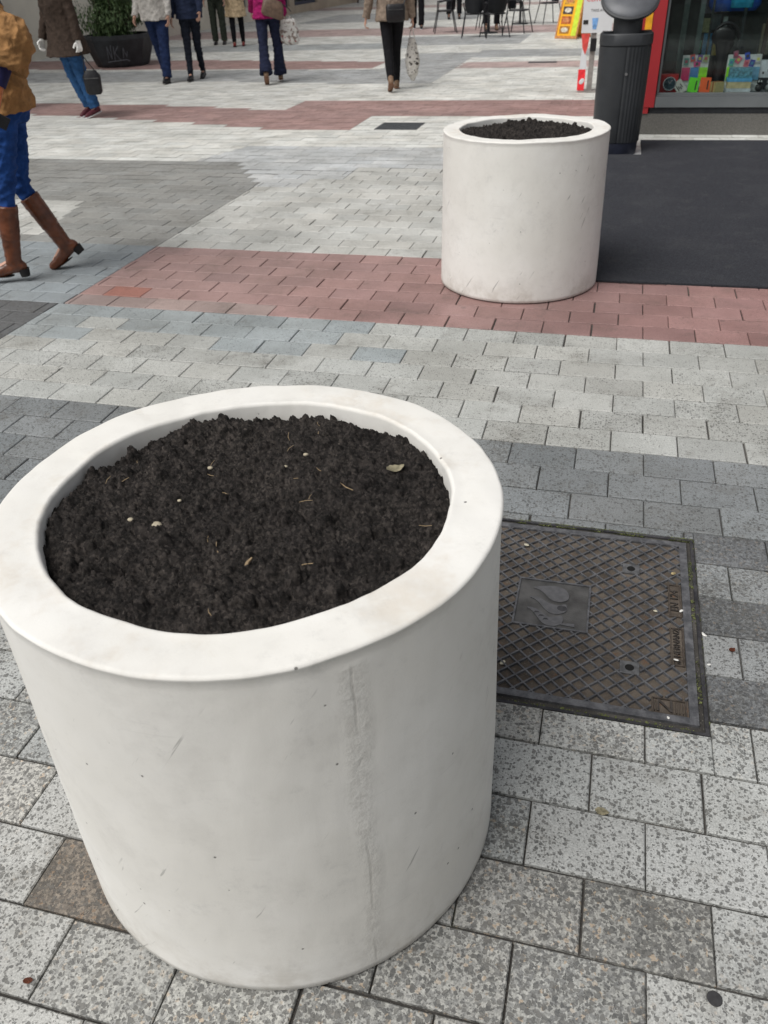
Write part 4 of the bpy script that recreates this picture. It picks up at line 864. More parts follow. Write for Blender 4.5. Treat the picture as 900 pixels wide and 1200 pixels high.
# ================================================================== BUSH PLANTER
bp = thing('bush_planter', 'big dark octagonal tub with pale graffiti and a green bush by the cream wall', 'planter', (-4.72, 18.2, 0), R(12))
bp.scale = (.86, .86, .92)
TUB = plain('tub_dark', (.030, .032, .036), .7, 0, .3, 6)
bm = bmesh.new(); loft(bm, [(0, 0, 0, .56, .56), (0, 0, .05, .60, .60), (0, 0, .50, .78, .78), (0, 0, .58, .78, .78), (0, 0, .58, .70, .70), (0, 0, .50, .68, .68)], 8); tub = obj('tub', bm, TUB, bp, bevel=.01)
bm = bmesh.new()
for pts in ([(-.42, .16), (-.40, .40), (-.30, .18), (-.27, .42)], [(-.20, .15), (-.18, .40)], [(-.02, .40), (-.17, .28), (0, .14)], [(.10, .18), (.14, .36), (.22, .20), (.27, .30)], [(-.46, .12), (.2, .15), (.30, .12)]):
    q = []
    for x, z in pts:
        rr_ = .60+(z-.05)*.4; y = -math.sqrt(max(.01, 0))-rr_*.925-.006; q.append(Vector((x*.62, y, z)))
    path(bm, q, .009, 6)
gr = obj('graffiti', bm, plain('graffiti_paint', (.10, .105, .12), .7), tub)
def foliage(n, cx, cy, cz, rx, ry, rz_, seed, size=.05):
    rg = np.random.default_rng(seed); V = []; F = []; K = []
    lobes = [(rg.normal(0, .45, 3), rg.uniform(.42, .7)) for _ in range(14)]
    while len(F) < n:
        c_, r_ = lobes[rg.integers(len(lobes))]; d = rg.normal(size=3); d /= np.linalg.norm(d)
        p = c_*[1, 1, .7]+d*r_*rg.uniform(.35, 1.05)
        if np.linalg.norm(p) > 1.12 or p[2] < -.85: continue
        p = np.array([cx, cy, cz])+p*[rx, ry, rz_]
        nrm = d+rg.normal(0, .6, 3); nrm /= np.linalg.norm(nrm); a = np.cross(nrm, [0, 0, 1.]); a /= (np.linalg.norm(a)+1e-6); b = np.cross(nrm, a); L = size*rg.uniform(.6, 1.3); W = L*.38
        i = len(V); V += [p-b*L*.5, p+a*W*.6, p+b*L*.5+nrm*L*.1, p-a*W*.6]; F.append((i, i+1, i+2, i+3)); K.append(rg.random())
    me = bpy.data.meshes.new('foliage'); me.from_pydata([tuple(v) for v in V], [], F)
    at = me.color_attributes.new('leafcol', 'FLOAT_COLOR', 'CORNER'); K = np.repeat(np.array(K), 4); at.data.foreach_set('color', np.stack([K, K, K, K*0+1], 1).astype(np.float32).ravel()); return me
m = Mat('bush_leaves', .55, 0, .4); vc = m.n('VertexColor', layer_name='leafcol'); m.col(m.mix(vc.outputs['Color'], (.030, .060, .018), (.095, .15, .055))); m.b.inputs['Subsurface Weight'].default_value = 0; LEAF = m.m
o = link('foliage', foliage(20000, 0, 0, 1.02, .84, .84, .62, 3, .075), LEAF, bp)
bm = bmesh.new(); rg = random.Random(4)
for k in range(16):
    a = rg.uniform(0, 6.28); tube(bm, (.1*math.cos(a), .1*math.sin(a), .5), (.5*math.cos(a), .5*math.sin(a), rg.uniform(.9, 1.4)), .02, .006, 7)
obj('stem', bm, plain('bark', (.08, .06, .04), .9), bp)
bm = bmesh.new(); loft(bm, [(0, 0, .46, .68, .68), (0, 0, .50, .66, .66)], 8); obj('soil', bm, SOIL, bp)

# ================================================================== CAFE CHAIRS AND TABLES
CM = plain('chair_black', (.012, .013, .016), .5, .1)
def cafe_chair():
    rt = thing('cafe_chair', 'x', 'chair', (0, 0, 0), 0, 'black cafe chairs of the terrace')
    bm = bmesh.new(); loft(bm, [(0, 0, .44, .205, .20, 3), (0, 0, .455, .225, .215, 3), (0, 0, .47, .215, .205, 3)], 32); obj('seat', bm, CM, rt, True)
    bm = bmesh.new(); n = 15; rows = []
    for z, s in ((.475, .70), (.52, .9), (.62, 1), (.74, 1.0), (.82, .92), (.85, .7)):
        rows.append([bm.verts.new((s*.235*math.sin(t), .20*math.cos(t)*.9+.06+.10*(z-.47), z)) for t in np.linspace(-1.15, 1.15, n)])
    for a, b in zip(rows, rows[1:]):
        for i in range(n-1): bm.faces.new((a[i], a[i+1], b[i+1], b[i]))
    bmesh.ops.solidify(bm, geom=bm.faces[:], thickness=.012); obj('backrest', bm, CM, rt, True)
    for sx in (-1, 1):
        for sy in (-1, 1):
            bm = bmesh.new(); tube(bm, (sx*.27, sy*.27, 0), (sx*.20, sy*.18, .45), .012, .013, 10); obj('leg', bm, CM, rt, True)
        bm = bmesh.new(); path(bm, [Vector((sx*.20, -.18, .45)), Vector((sx*.255, -.17, .64)), Vector((sx*.25, .02, .665)), Vector((sx*.225, .16, .66))], .012, 8); obj('armrest', bm, CM, rt, True)
    return rt
ch = cafe_chair(); spots = [(2.52, 21.25, 180+8, 'black cafe chair nearest the camera, its back turned this way'), (2.02, 23.0, -75, 'black cafe chair at the left end of the terrace, standing side on'), (3.62, 21.9, 75, 'black cafe chair with pale seat light on it, right of the nearest table'), (4.86, 24.6, -60, 'single black cafe chair at the right end of the terrace'), (3.15, 23.6, 0, 'black cafe chair behind the nearest table'), (2.95, 20.95, 205, 'black cafe chair tucked right beside the nearest one'), (4.1, 25.6, 20, 'black cafe chair farthest back behind the second table')]
protos = [ch]+[copy_tree(ch) for _ in spots[1:]]
for o, (x, y, a, lab) in zip(protos, spots): o.location = (x, y, 0); o.rotation_euler = (0, 0, R(a)+TH+(math.pi if False else 0)); o['label'] = lab
def table():
    rt = thing('cafe_table', 'x', 'table', (0, 0, 0), 0, 'cafe tables of the terrace')
    bm = bmesh.new(); loft(bm, [(0, 0, .715, .33, .33), (0, 0, .74, .35, .35), (0, 0, .75, .345, .345)], 40); obj('tabletop', bm, CM, rt, True)
    bm = bmesh.new(); tube(bm, (0, 0, .03), (0, 0, .715), .03, .03, 14); obj('column', bm, CM, rt, True)
    bm = bmesh.new(); loft(bm, [(0, 0, 0, .22, .22), (0, 0, .02, .21, .21), (0, 0, .035, .06, .06)], 32); obj('foot', bm, CM, rt, True); return rt
tb = table(); tb2 = copy_tree(tb)
for o, (x, y, lab) in zip((tb, tb2), ((2.98, 22.2, 'round black cafe table among the nearest black chairs'), (4.15, 24.8, 'round black cafe table by the right end chair of the terrace'))): o.location = (x, y, 0); o['label'] = lab
# ================================================================== PEOPLE
SKIN = plain('skin', (.52, .30, .22), .55, 0, .06, 25); HAIRS = {'brown': plain('hair_brown', (.06, .035, .02), .6, 0, .4, 120), 'grey': plain('hair_grey', (.30, .29, .28), .6, 0, .3, 120), 'black': plain('hair_black', (.015, .012, .01), .5, 0, .3, 120), 'fair': plain('hair_fair', (.30, .19, .09), .6, 0, .3, 120)}
def rotx(v, a): return Vector((v.x, v.y*math.cos(a)-v.z*math.sin(a), v.y*math.sin(a)+v.z*math.cos(a)))
def figure(label, x, y, heading, pose, fit, H=1.66, vox=.0075, seed=0):
    """facing +Y before the heading turn. pose angles in degrees; forward is positive"""
    s = H/1.70; rt = thing('person', label, 'person', (x, y, 0), R(heading))
    TL, SL, FH = .43*s, .415*s, .075*s
    J = {}; low = []
    sit = pose.get('sit', 0)
    for sd, side in ((-1, 'l'), (1, 'r')):
        a, k = [R(q) for q in pose['leg_'+side][:2]]; fp = R(pose['leg_'+side][2]) if len(pose['leg_'+side]) > 2 else 0
        ab = R(pose['leg_'+side][3]) if len(pose['leg_'+side]) > 3 else R(1.5)
        hip = Vector((sd*.088*s, 0, 0)); kn = hip+TL*Vector((sd*math.sin(ab), math.sin(a), -math.cos(a))); an = kn+SL*Vector((0, math.sin(a-k), -math.cos(a-k)))
        pitch = fp                                 # + heel up, toes down
        toe = an+Vector((sd*.02, .165*s*math.cos(pitch), -.165*s*math.sin(pitch)))+rotx(Vector((0, 0, -FH*.75)), -pitch)
        heel = an+rotx(Vector((0, -.055*s, -FH)), -pitch)
        J[side] = (hip, kn, an, toe, heel, pitch); low += [toe.z-.018*s, heel.z]
    lift = -min(low)
    lean = R(pose.get('lean', 3))
    up = lambda h, f=0: Vector((0, h*math.sin(lean)+f*math.cos(lean), lift+h*math.cos(lean)-f*math.sin(lean)))
    for side in 'lr': J[side] = tuple(q+Vector((0, 0, lift)) if isinstance(q, Vector) else q for q in J[side])
    sh_h, nk, hd = .50*s, .545*s, .70*s
    bw = fit.get('build', 1)
    # ---- body, one continuous surface: head, neck, trunk, arms with hands, legs, feet
    bm = bmesh.new()
    def ring_stack(bm, rows, add=0, n=28):
        L = []
        for h, f, rx, ry in rows:
            c0 = up(h*s, f*s); L.append([bm.verts.new(c0+Vector(((rx*s*bw+add)*math.cos(t), (ry*s*bw+add)*math.sin(t)*math.cos(lean), -(ry*s*bw+add)*math.sin(t)*math.sin(lean)))) for t in [2*math.pi*i/n for i in range(n)]])
        for a, b in zip(L, L[1:]):
            for i in range(n): bm.faces.new((a[i], a[(i+1) % n], b[(i+1) % n], b[i]))
        bm.faces.new(L[0][::-1]); bm.faces.new(L[-1])
    trunk = [(-.06, 0, .13, .10), (.02, -.005, .165, .115), (.10, 0, .15, .105), (.20, .005, .135, .095), (.32, .01, .155, .11), (.42, .005, .165, .105), (.49, -.005, .15, .08), (.53, -.005, .07, .06)]
    ring_stack(bm, trunk)
    turn = R(pose.get('turn', 0))
    hc = up(hd, .03*s)
    capsule(bm, up(.50*s, -.01*s), up(.62*s, .01*s), .058*s, .052*s)
    ball(bm, hc, (.075*s, .092*s, .112*s), 3); ball(bm, hc+Vector((0, .028, -.055))*s, (.055*s, .060*s, .058*s), 2)
    HT = Matrix.Translation(hc) @ Matrix.Rotation(turn, 4, 'Z') @ Matrix.Translation(-hc)
    ball(bm, HT @ (hc+Vector((0, .094, -.018))*s), (.013*s, .016*s, .022*s), 2); capsule(bm, HT @ (hc+Vector((0, .083, .022))*s), HT @ (hc+Vector((0, .097, -.02))*s), .008*s, .010*s, 8)
    for q in (-1, 1): ball(bm, HT @ (hc+Vector((q*.076, 0, -.005))*s), (.010*s, .018*s, .030*s), 2); ball(bm, HT @ (hc+Vector((q*.033, .068, .028))*s), (.02*s, .014*s, .008*s), 1)
    ball(bm, HT @ (hc+Vector((0, .083, -.052))*s), (.022*s, .010*s, .007*s), 1); ball(bm, HT @ (hc+Vector((0, .075, -.088))*s), (.02*s, .014*s, .014*s), 1)
    for side in 'lr':
        hip, kn, an, toe, heel, pt = J[side]
        capsule(bm, hip, kn, .074*s*bw, .046*s); capsule(bm, kn, an, .043*s, .028*s)
        Rf = lambda q: an+rotx(q*s, -pt); capsule(bm, an, Rf(Vector((0, .12, -.042))), .026*s, .019*s); capsule(bm, Rf(Vector((0, -.022, -.032))), Rf(Vector((0, .12, -.044))), .022*s, .018*s)
    A = {}
    for sd, side in ((-1, 'l'), (1, 'r')):
        a, el, ab = [R(q) for q in pose['arm_'+side][:3]]; tw = R(pose['arm_'+side][3]) if len(pose['arm_'+side]) > 3 else 0
        sh = up(.475*s)+Vector((sd*.175*s*bw, 0, 0))
        d = Vector((sd*math.sin(ab), math.sin(a)*math.cos(ab), -math.cos(a)*math.cos(ab))); e = sh+d*.28*s
        d2 = Vector((sd*(math.sin(ab)*.55)-sd*math.sin(tw), math.sin(a+el)*math.cos(tw), -math.cos(a+el)*math.cos(tw))).normalized(); wr = e+d2*.245*s
        A[side] = (sh, e, wr, d, d2)
        capsule(bm, sh, e, .048*s, .038*s); capsule(bm, e, wr, .038*s, .026*s)
    def hand(bm, side, grow=0):
        sd = -1 if side == 'l' else 1; sh, e, wr, d, d2 = A[side]
        f = d2.normalized(); inward = Vector((-sd, 0, 0)); inward = (inward-f*inward.dot(f)).normalized(); across = f.cross(inward)*sd   # across points to the thumb side
        if across.y < 0 and abs(f.y) < .8: across = -across
        curl = R(pose.get('curl', 22)); k = s
        pc = wr+f*.045*k
        for o_ in (-.028, -.010, .010, .028): capsule(bm, wr+f*.008*k+across*o_*.6*k, wr+f*.088*k+across*o_*k, (.013+grow)*k, (.0115+grow)*k, 8)
        for o_, ln in ((-.031, .058), (-.0105, .074), (.0105, .080), (.031, .072)):
            p = wr+f*.088*k+across*o_*1.02*k; dirn = f; r0 = .0088+grow
            for j, fr in enumerate((.42, .33, .25)):
                a_ = curl*(j+1)*1.1; dd = f*math.cos(a_)+inward*math.sin(a_); q = p+dd*ln*fr*k*1.0; capsule(bm, p, q, r0*k, r0*.9*k, 8); p = q; r0 *= .92
        p = wr+f*.030*k+across*.030*k; t1 = (f*.55+across*.75+inward*.25).normalized(); q = p+t1*.036*k; capsule(bm, p, q, (.013+grow)*k, (.010+grow)*k, 8); q2 = q+(f*.85+across*.25+inward*.45).normalized()*.030*k; capsule(bm, q, q2, (.010+grow)*k, (.0085+grow)*k, 8)
        return wr+f*.10*k+inward*.02
    grip = {q: hand(bm, q) for q in 'lr'}
    body = remeshed('body', bm, SKIN, rt, min(vox, .006) if vox < .009 else vox, 2)
    # ---- hair and eyes
    bm = bmesh.new(); ball(bm, hc+Vector((0, -.018, .022))*s, (.086*s, .094*s, .108*s), 3)
    if fit.get('long', True): capsule(bm, hc+Vector((0, -.05, -.02))*s, hc+Vector((0, -.075, -.17))*s, .075*s, .055*s)
    for v in bm.verts:
        q = v.co-hc
        if q.y > .045*s and q.z < .075*s: v.co.y = hc.y+.045*s
    remeshed('hair', bm, HAIRS[fit.get('hair', 'brown')], rt, .010, 2, .004, 30, seed)
    for q in (-1, 1):
        bm = bmesh.new(); ball(bm, HT @ (hc+Vector((q*.031, .079, .012))*s), (.013*s, .008*s, .008*s), 2); obj('eye', bm, plain('eye_dark', (.03, .02, .015), .2), rt, True)
    # ---- trousers
    st = fit.get('legs', 'straight'); bm = bmesh.new(); T_ = {'slim': (.088, .060, .045, .042), 'straight': (.098, .078, .072, .070), 'flare': (.098, .072, .088, .108), 'tights': (.092, .066, .055, .046)}[st]
    ring_stack(bm, [(-.075, 0, .125, .10), (.0, -.006, .172, .128), (.10, 0, .165, .118)], .006)
    hemf = fit.get('hem', .86)
    for side in 'lr':
        hip, kn, an, toe, heel, pt = J[side]; en = kn+(an-kn)*hemf; mid = kn+(en-kn)*.5
        capsule(bm, hip+Vector((0, 0, -.01)), kn, T_[0]*s*bw, T_[1]*s, 16); capsule(bm, kn, mid, T_[1]*s, (T_[1]+T_[2])*.5*s, 16); tube(bm, mid, en, (T_[1]+T_[2])*.5*s, T_[3]*s, 20)
        ball(bm, hip+Vector((0, -.045*s, .02*s)), .085*s*bw)
    remeshed('trousers', bm, fit['trousers'], rt, vox, 2, .016 if st != 'tights' else .003, 15, seed)
    # ---- shoes
    for side in 'lr':
        hip, kn, an, toe, heel, pt = J[side]; bm = bmesh.new(); R_ = lambda q: an+rotx(q*s, -pt)
        if fit.get('shoe') == 'boot':
            mid = an+(kn-an)*.33; top = an+(kn-an)*.80
            tube(bm, top, mid, .062*s, .056*s, 20); capsule(bm, mid, an, .053*s, .046*s, 16); capsule(bm, R_(Vector((0, -.012, -.025))), R_(Vector((0, .10, -.052))), .042*s, .034*s, 14); capsule(bm, R_(Vector((0, .08, -.053))), R_(Vector((0, .155, -.058))), .036*s, .026*s, 14); ball(bm, R_(Vector((0, -.035, -.03))), .036*s)
            b2 = remeshed('boot', bm, fit['shoes'], rt, .006, 2, .003, 22, seed)
            bm = bmesh.new(); tube(bm, R_(Vector((0, -.045, -.045))), R_(Vector((0, -.048, -.092))), .034*s, .027*s, 16); obj('heel', bm, fit.get('sole', plain('black_rubber', (.012, .010, .010), .7)), b2, True)
            bm = bmesh.new(); capsule(bm, R_(Vector((0, .05, -.082))), R_(Vector((0, .15, -.082))), .034*s, .028*s)
            for v in bm.verts:
                q = rotx(v.co-an, pt); q.z = -.0835*s+(q.z+.082*s)*.12; v.co = an+rotx(q, -pt)
            obj('sole', bm, plain('black_rubber', (.012, .010, .010)), b2, True)
        else:
            capsule(bm, R_(Vector((0, -.028, -.030))), R_(Vector((0, .09, -.040))), .040*s, .036*s, 14); capsule(bm, R_(Vector((0, .09, -.042))), R_(Vector((0, .168, -.048))), .038*s, .027*s, 14); capsule(bm, R_(Vector((0, -.02, -.02))), R_(Vector((0, -.012, .030))), .040*s, .042*s, 14)
            b2 = remeshed('shoe', bm, fit['shoes'], rt, .008, 2)
            bm = bmesh.new(); capsule(bm, R_(Vector((0, -.03, -.066))), R_(Vector((0, .165, -.070))), .042*s, .036*s)
            for v in bm.verts:
                q = rotx(v.co-an, pt); q.z = -.066*s+(q.z+.066*s)*.26; v.co = an+rotx(q, -pt)
            obj('sole', bm, fit.get('sole', plain('black_rubber', (.012, .010, .010), .7)), b2, True)
    # ---- jacket or coat
    hem = fit.get('coat_hem', -.02); fl = fit.get('coat_flare', 0); th = fit.get('bulk', .028)
    bm = bmesh.new(); rows = []
    if hem < -.08: rows += [(hem, .01, .175+fl, .135+fl), ((hem-.05)/2, .0, .175+fl*.6, .130+fl*.6)]
    else: rows += [(hem, 0, .172+fl, .122+fl)]
    rows += [(.06 if hem < .04 else hem+.05, -.004, .168, .118), (.14, 0, .155, .11), (.24, .005, .15, .108), (.34, .01, .165, .118), (.43, .005, .172, .112), (.49, -.004, .155, .085), (.545, -.006, .078, .070), (.575, -.006, .070, .062)]
    ring_stack(bm, rows, th)
    sw = fit.get('sleeve', (.066, .058, .044))
    for side in 'lr':
        sh, e, wr, d, d2 = A[side]; capsule(bm, sh+Vector((0, 0, -.01)), e, (sw[0])*s, sw[1]*s, 18); cf = wr-d2*fit.get('cuff', .0)*s; capsule(bm, e, e+(cf-e)*.3, sw[1]*s, (sw[1]*.7+sw[2]*.3)*s, 18); tube(bm, e+(cf-e)*.3, cf, (sw[1]*.7+sw[2]*.3)*s, sw[2]*s, 18)
    cn = remeshed(fit.get('top_name', 'jacket'), bm, fit['top'], rt, vox, 3, fit.get('fold', .018), fit.get('fold_sc', 11), seed+3)
    if 'cuffmat' in fit:
        for side in 'lr':
            sh, e, wr, d, d2 = A[side]; bm = bmesh.new(); tube(bm, e+(wr-e)*.25, wr-d2*.005, .045*s, .040*s, 18); obj('inner_sleeve', bm, fit['cuffmat'], rt, True)
    if 'gloves' in fit:
        for side in 'lr': bm = bmesh.new(); hand(bm, side, .0035); capsule(bm, A[side][2]-A[side][4]*.03, A[side][2], .032*s, .030*s); remeshed('glove', bm, fit['gloves'], rt, .0055, 1)
    M = Matrix.Translation((x, y, 0)) @ Matrix.Rotation(R(heading), 4, 'Z')
    return rt, {k: M @ v for k, v in grip.items()}, M, up, s
def D(a): return a
DEN = fabric('blue_denim', (.016, .058, .215)); DEN2 = fabric('mid_denim', (.032, .098, .235)); NAVY = fabric('navy_trouser', (.014, .018, .042)); NAVYD = fabric('dark_denim', (.014, .026, .075)); BLK = fabric('black_cloth', (.008, .008, .010)); OLV = fabric('olive_cloth', (.040, .048, .036))
TANW = fabric('ochre_wool', (.33, .175, .07), 260, 14, .010); BRC = fabric('brown_padded', (.050, .035, .027)); WHC = fabric('offwhite_cloth', (.46, .44, .41)); NVJ = fabric('navy_jacket', (.018, .026, .055)); MAG = fabric('magenta_cloth', (.28, .012, .10)); CRM = fabric('camel_coat', (.50, .38, .24)); PUF = fabric('taupe_padded', (.23, .18, .14)); DKJ = fabric('slate_leather', (.030, .038, .048))
BOOT = plain('tan_leather_boot', (.115, .034, .012), .32, 0, .35, 14, .003, 25, .6); BSH = plain('black_shoe', (.010, .010, .012), .4); TSH = plain('tan_shoe', (.19, .12, .075), .6, 0, .3, 40); RSH = plain('red_shoe', (.20, .018, .018), .5); PSH = plain('plum_shoe', (.10, .02, .03), .5); WSOLE = plain('white_sole', (.7, .7, .7), .6)
GLW = plain('white_glove', (.78, .77, .74), .8)
a_, ga, Ma, upa, sa = figure('person in ochre jumper, blue jeans and brown heeled boots walking at the left edge', -1.97, 4.93, 97, {'leg_l': (13, 4, 0, 0), 'leg_r': (8, 33, 30, 3), 'arm_l': (-60, 90, 22, -4), 'arm_r': (12, 60, 6), 'lean': 2, 'curl': 34},
    dict(trousers=DEN, legs='slim', hem=.32, shoes=BOOT, shoe='boot', top=TANW, top_name='jumper', coat_hem=-.015, coat_flare=.0, build=1.06, sleeve=(.085, .105, .11), cuff=.10, cuffmat=plain('navy_sleeve', (.012, .012, .07), .8), fold=.028, fold_sc=12, gloves=plain('orange_leather', (.50, .16, .06), .5, 0, .3, 30, .002, 60), bulk=.034, hair='brown'), 1.64, .007, 1)
print('HAND', ga['l'])
figure('person in slate grey jacket, mostly hidden behind the one in the ochre jumper', -4.86, 12.35, -10, {'leg_l': (-12, 12, 8), 'leg_r': (16, 4, -6), 'arm_l': (14, 20, 8), 'arm_r': (-10, 18, 12)}, dict(trousers=DEN2, shoes=BSH, top=DKJ, hair='grey', long=False), 1.72, .009, 2)
c_, gc, Mc, upc, sc_ = figure('person in long brown padded coat and white gloves carrying a black handbag', -3.58, 11.35, 140, {'leg_l': (-8, 6, 12, 0), 'leg_r': (-6, 14, 18, -1), 'arm_l': (-4, 8, 13), 'arm_r': (6, 14, 13), 'lean': 3, 'curl': 30},
    dict(trousers=DEN2, legs='straight', hem=.97, shoes=PSH, sole=WSOLE, top=BRC, top_name='coat', coat_hem=-.20, coat_flare=.05, bulk=.045, build=1.18, gloves=GLW, fold=.014, hair='fair', sleeve=(.068, .06, .052)), 1.62, .008, 3)
d_, gd, _, _, _ = figure('person in off white jacket and dark jeans walking left of the one in navy', -3.24, 14.95, 172, {'leg_l': (14, 3, -4), 'leg_r': (-14, 12, 14, -3), 'arm_l': (8, 20, 9), 'arm_r': (-10, 40, 12)}, dict(trousers=NAVYD, legs='straight', build=1.14, hem=.98, shoes=BSH, top=WHC, coat_hem=-.06, hair='grey', long=False, bulk=.04), 1.76, .009, 4)
e_, ge, _, _, _ = figure('person in navy jacket and tight dark trousers walking beside the off white jacket', -2.74, 15.1, 176, {'leg_l': (-12, 8, 12, -6), 'leg_r': (12, 2, 0, -2), 'arm_l': (10, 34, 8), 'arm_r': (-6, 18, 14)}, dict(trousers=fabric('ink_cloth', (.012, .015, .024)), legs='slim', hem=.98, shoes=BSH, top=NVJ, coat_hem=-.05, hair='black', bulk=.04), 1.70, .009, 5)
figure('person in olive green trousers and pale top standing behind the couple', -3.40, 22.35, 178, {'leg_l': (0, 0, 0, 2), 'leg_r': (0, 0, 0, 2), 'arm_l': (5, 20, 8), 'arm_r': (5, 20, 8)}, dict(trousers=OLV, legs='straight', hem=1.0, shoes=BSH, top=WHC, coat_hem=.0, hair='brown', long=False), 1.72, .010, 6)
figure('person in long camel coat, black tights and red shoes beside the olive trousers', -2.86, 21.6, 185, {'leg_l': (-5, 4, 4), 'leg_r': (8, 2, 0), 'arm_l': (5, 55, 8), 'arm_r': (5, 60, 8)}, dict(trousers=BLK, legs='tights', hem=1.0, shoes=RSH, top=CRM, top_name='coat', coat_hem=-.32, coat_flare=.05, hair='fair'), 1.66, .010, 7)
h_, gh_, Mh, uph, sh_ = figure('person in magenta jacket and navy flared trousers with a shoulder bag', -1.42, 14.2, 6, {'leg_l': (-13, 16, 34, 2), 'leg_r': (10, 3, 0, 5), 'arm_l': (10, 40, 8), 'arm_r': (-5, 25, 14)}, dict(trousers=NAVY, legs='flare', hem=.98, shoes=TSH, sole=plain('tan_sole', (.2, .1, .06), .7), top=MAG, coat_hem=-.05, coat_flare=.015, hair='brown', bulk=.035), 1.64, .008, 8)
i_, gi, Mi, upi, si = figure('person in taupe padded jacket and black leggings walking away with a white patterned tote', .40, 12.75, 4, {'leg_l': (-13, 22, 28, -2), 'leg_r': (12, 6, 2, -4), 'arm_l': (-10, 16, 26), 'arm_r': (2, 3, 16), 'curl': 32}, dict(trousers=BLK, legs='tights', hem=.99, shoes=TSH, sole=plain('tan_sole', (.2, .1, .06)), top=PUF, top_name='padded_jacket', coat_hem=-.06, coat_flare=.018, fold=.016, fold_sc=13, hair='brown', bulk=.045, sleeve=(.075, .066, .052)), 1.66, .0075, 9)
figure('far person in black with white soled shoes, beside the chairs at the left', 1.45, 24.7, 175, {'leg_l': (14, 2, 0), 'leg_r': (-14, 10, 10), 'arm_l': (10, 20, 8), 'arm_r': (-10, 20, 8)}, dict(trousers=BLK, hem=.97, shoes=BSH, sole=WSOLE, top=BLK, coat_hem=-.05, hair='brown'), 1.72, .011, 10)
figure('far person in dark clothes standing behind the leftmost cafe chair', 2.73, 28.1, 178, {'leg_l': (2, 0, 0, 8), 'leg_r': (-2, 0, 0, 8), 'arm_l': (5, 20, 8), 'arm_r': (5, 20, 8)}, dict(trousers=BLK, shoes=BSH, top=NVJ, coat_hem=-.05, hair='black', long=False), 1.75, .012, 11)
figure('most distant person in dark clothes near the far end of the street', -.25, 43.2, 178, {'leg_l': (8, 2, 0), 'leg_r': (-8, 4, 0), 'arm_l': (5, 20, 8), 'arm_r': (5, 20, 8)}, dict(trousers=BLK, shoes=BSH, top=DKJ, coat_hem=-.05, hair='black', long=False), 1.75, .014, 12)
figure('distant person in dark trousers beyond the yellow menu board', 8.1, 38.5, 178, {'leg_l': (8, 2, 0, 5), 'leg_r': (-8, 4, 0, 5), 'arm_l': (5, 20, 8), 'arm_r': (5, 20, 8)}, dict(trousers=BLK, shoes=BSH, top=BRC, coat_hem=-.05, hair='grey', long=False), 1.75, .014, 13)
figure('person seated in dark clothes and brown shoes at the terrace table', 3.15, 23.45, 180+R(0), {'leg_l': (82, 84, 0, 6), 'leg_r': (84, 80, 0, 6), 'arm_l': (25, 60, 8), 'arm_r': (25, 60, 8), 'lean': 4}, dict(trousers=BLK, shoes=TSH, top=BLK, coat_hem=-.02, hair='brown', long=False), 1.72, .011, 14)

# ---- bags
def handbag(gp, mat, lab, W_=.19, Hb=.24, drop=.36, rz=0, swing=.0):
    rt = thing('handbag', lab, 'handbag', gp, rz); bm = bmesh.new()
    loft(bm, [(swing, 0, -drop-Hb, W_*.34, .045, 3), (swing, 0, -drop-Hb+.03, W_*.46, .06, 3), (swing, 0, -drop-.06, W_*.5, .055, 3), (swing, 0, -drop, W_*.30, .03, 3)], 28); bb = obj('bag_body', bm, mat, rt, True)
    for q in (-1, 1):
        bm = bmesh.new(); path(bm, [Vector((0, 0, .0)), Vector((swing*.5+q*.015, 0, -drop*.5)), Vector((swing+q*W_*.38, 0, -drop-.05))], .006, 8); obj('strap', bm, mat, rt, True)
    bm = bmesh.new(); box(bm, swing-W_*.4, swing+W_*.4, -.060, -.056, -drop-.085, -drop-.075); obj('zip', bm, plain('zip_grey', (.12, .12, .12), .4, .6), bb)
    return rt
BLKL = plain('black_leather', (.010, .010, .012), .45, 0, .3, 30, .002, 80)
handbag(gc['l'], BLKL, 'small black handbag hanging from the gloved hand of the brown coat', .21, .26, .22, R(8), .08)
rt = thing('waist_bag', 'black bag worn on the back of the person in the taupe jacket', 'bag', Mi @ (upi(.02*si)+Vector((.03, -.205, 0))), R(4))
bm = bmesh.new(); loft(bm, [(0, 0, -.085, .10, .035, 3.5), (0, 0, -.06, .125, .05, 3.5), (0, 0, .09, .128, .05, 3.5), (0, 0, .12, .11, .03, 3.5)], 32); bb = obj('bag_body', bm, BLKL, rt, True)
bm = bmesh.new(); box(bm, -.1, .1, -.054, -.050, .055, .061); obj('zip', bm, plain('zip_grey', (.12, .12, .12)), bb)
bm = bmesh.new(); path(bm, [Vector((.11, .01, .10)), Vector((.16, .10, .22)), Vector((.08, .13, .42)), Vector((-.02, .14, .50))], .009, 8); obj('strap', bm, BLKL, rt, True)
m = Mat('printed_tote', .75, 0, .3); m.col(m.mix(m.ramp(m.noise(19, 3, .6, None, 1.2), .56, .60), (.60, .58, .54), (.045, .04, .035))); m.bump(m.noise(16, 3), .02, .7); TOTE = m.m
m = Mat('printed_plastic', .45, 0, .4); c = m.mix(m.ramp(m.noise(15, 3, .6), .53, .57), (.62, .60, .57), (.24, .19, .165)); c = m.mix(m.ramp(m.noise(11, 2, .5, None, .8), .62, .66), c, (.34, .07, .08)); m.col(c); m.bump(m.noise(20, 4), .03, .8); PLAST = m.m
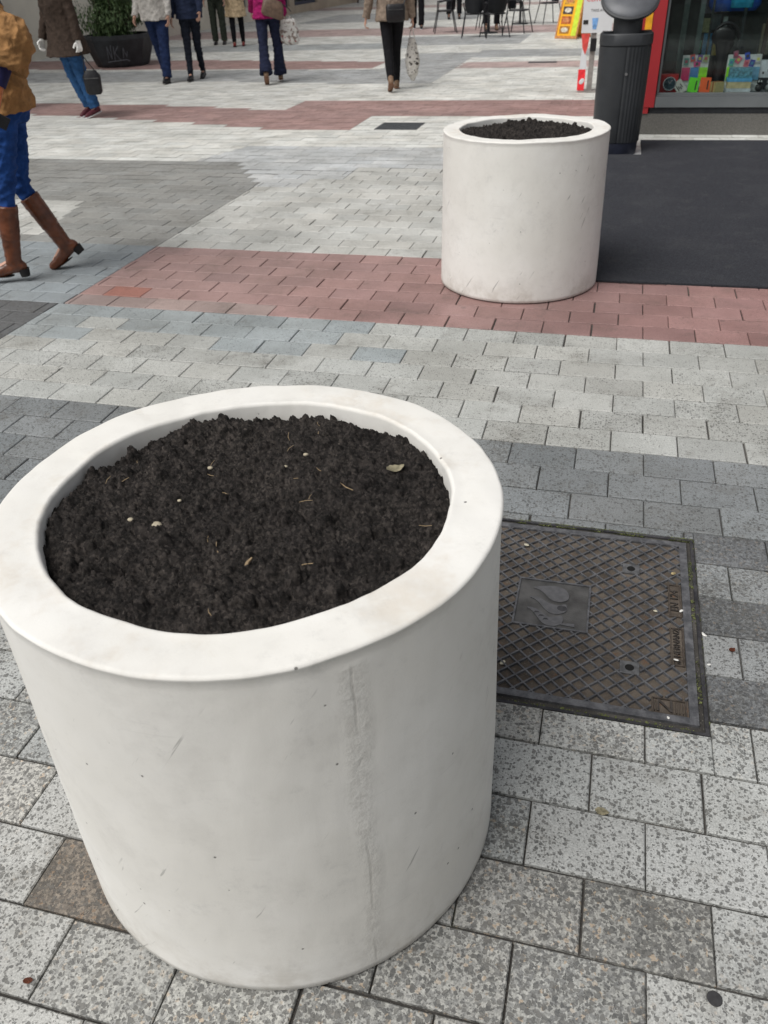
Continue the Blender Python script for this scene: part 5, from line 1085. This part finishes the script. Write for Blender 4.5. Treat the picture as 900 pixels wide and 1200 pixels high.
def soft_bag(gp, mat, lab, rows, rz, handle, seed, kind):
    rt = thing(kind, lab, 'bag', gp, rz); bm = bmesh.new(); loft(bm, rows, 26); remeshed('bag_body', bm, mat, rt, .009, 2, .016, 13, seed)
    z1 = rows[-1][2]
    for q in (-1, 1): bm = bmesh.new(); path(bm, [Vector((0, 0, .0)), Vector((q*.022, 0, z1*.5)), Vector((q*rows[-1][3]*.8, 0, z1-.01))], .007, 8); obj('handle', bm, mat, rt, True)
soft_bag(gi['r'], TOTE, 'long white tote with dark print hanging from the hand of the taupe jacket', [(.01, 0, -.66, .025, .02), (.0, 0, -.58, .075, .05), (0, 0, -.42, .105, .055), (0, 0, -.26, .075, .04), (0, 0, -.14, .045, .03)], R(10), 0, 3, 'tote_bag')
soft_bag(Mh @ Vector((.30, .03, .90)), PLAST, 'white and brown printed plastic bag beside the magenta jacket', [(.02, 0, -.40, .10, .06), (.02, 0, -.35, .145, .09), (0, 0, -.20, .15, .08), (0, 0, -.09, .12, .05), (0, 0, -.06, .10, .03)], R(6), 0, 5, 'plastic_bag')
rt = thing('shoulder_bag', 'brown leather shoulder bag on the back of the magenta jacket', 'bag', Mh @ (uph(.09*sh_)+Vector((.09, -.19, 0))), R(6))
bm = bmesh.new(); loft(bm, [(.02, 0, -.12, .13, .04, 3), (.02, 0, -.09, .17, .06, 3), (0, 0, .06, .15, .055, 3), (0, 0, .11, .11, .03, 3)], 30)
for v in bm.verts: v.co = Matrix.Rotation(R(18), 3, 'Y') @ v.co
BRL = plain('brown_leather', (.13, .085, .06), .5, 0, .25, 20, .002, 60); obj('bag_body', bm, BRL, rt, True)
bm = bmesh.new(); path(bm, [Vector((-.08, .02, .12)), Vector((-.16, .06, .26)), Vector((-.20, .13, .40))], .009, 8); path(bm, [Vector((.12, .0, .06)), Vector((.24, .06, -.02)), Vector((.27, .15, -.06))], .007, 8); obj('strap', bm, BLKL, rt, True)
rt = thing('dark_pouch', 'dark slim purse held low in the orange gloved hand at the left edge', 'purse', ga['l']+Vector((.03, -.02, -.03)), R(20))
bm = bmesh.new(); box(bm, -.05, .06, -.012, .012, -.06, .0, 0, Matrix.Rotation(R(35), 4, 'Y')); obj('pouch', bm, BLKL, rt, bevel=.006)
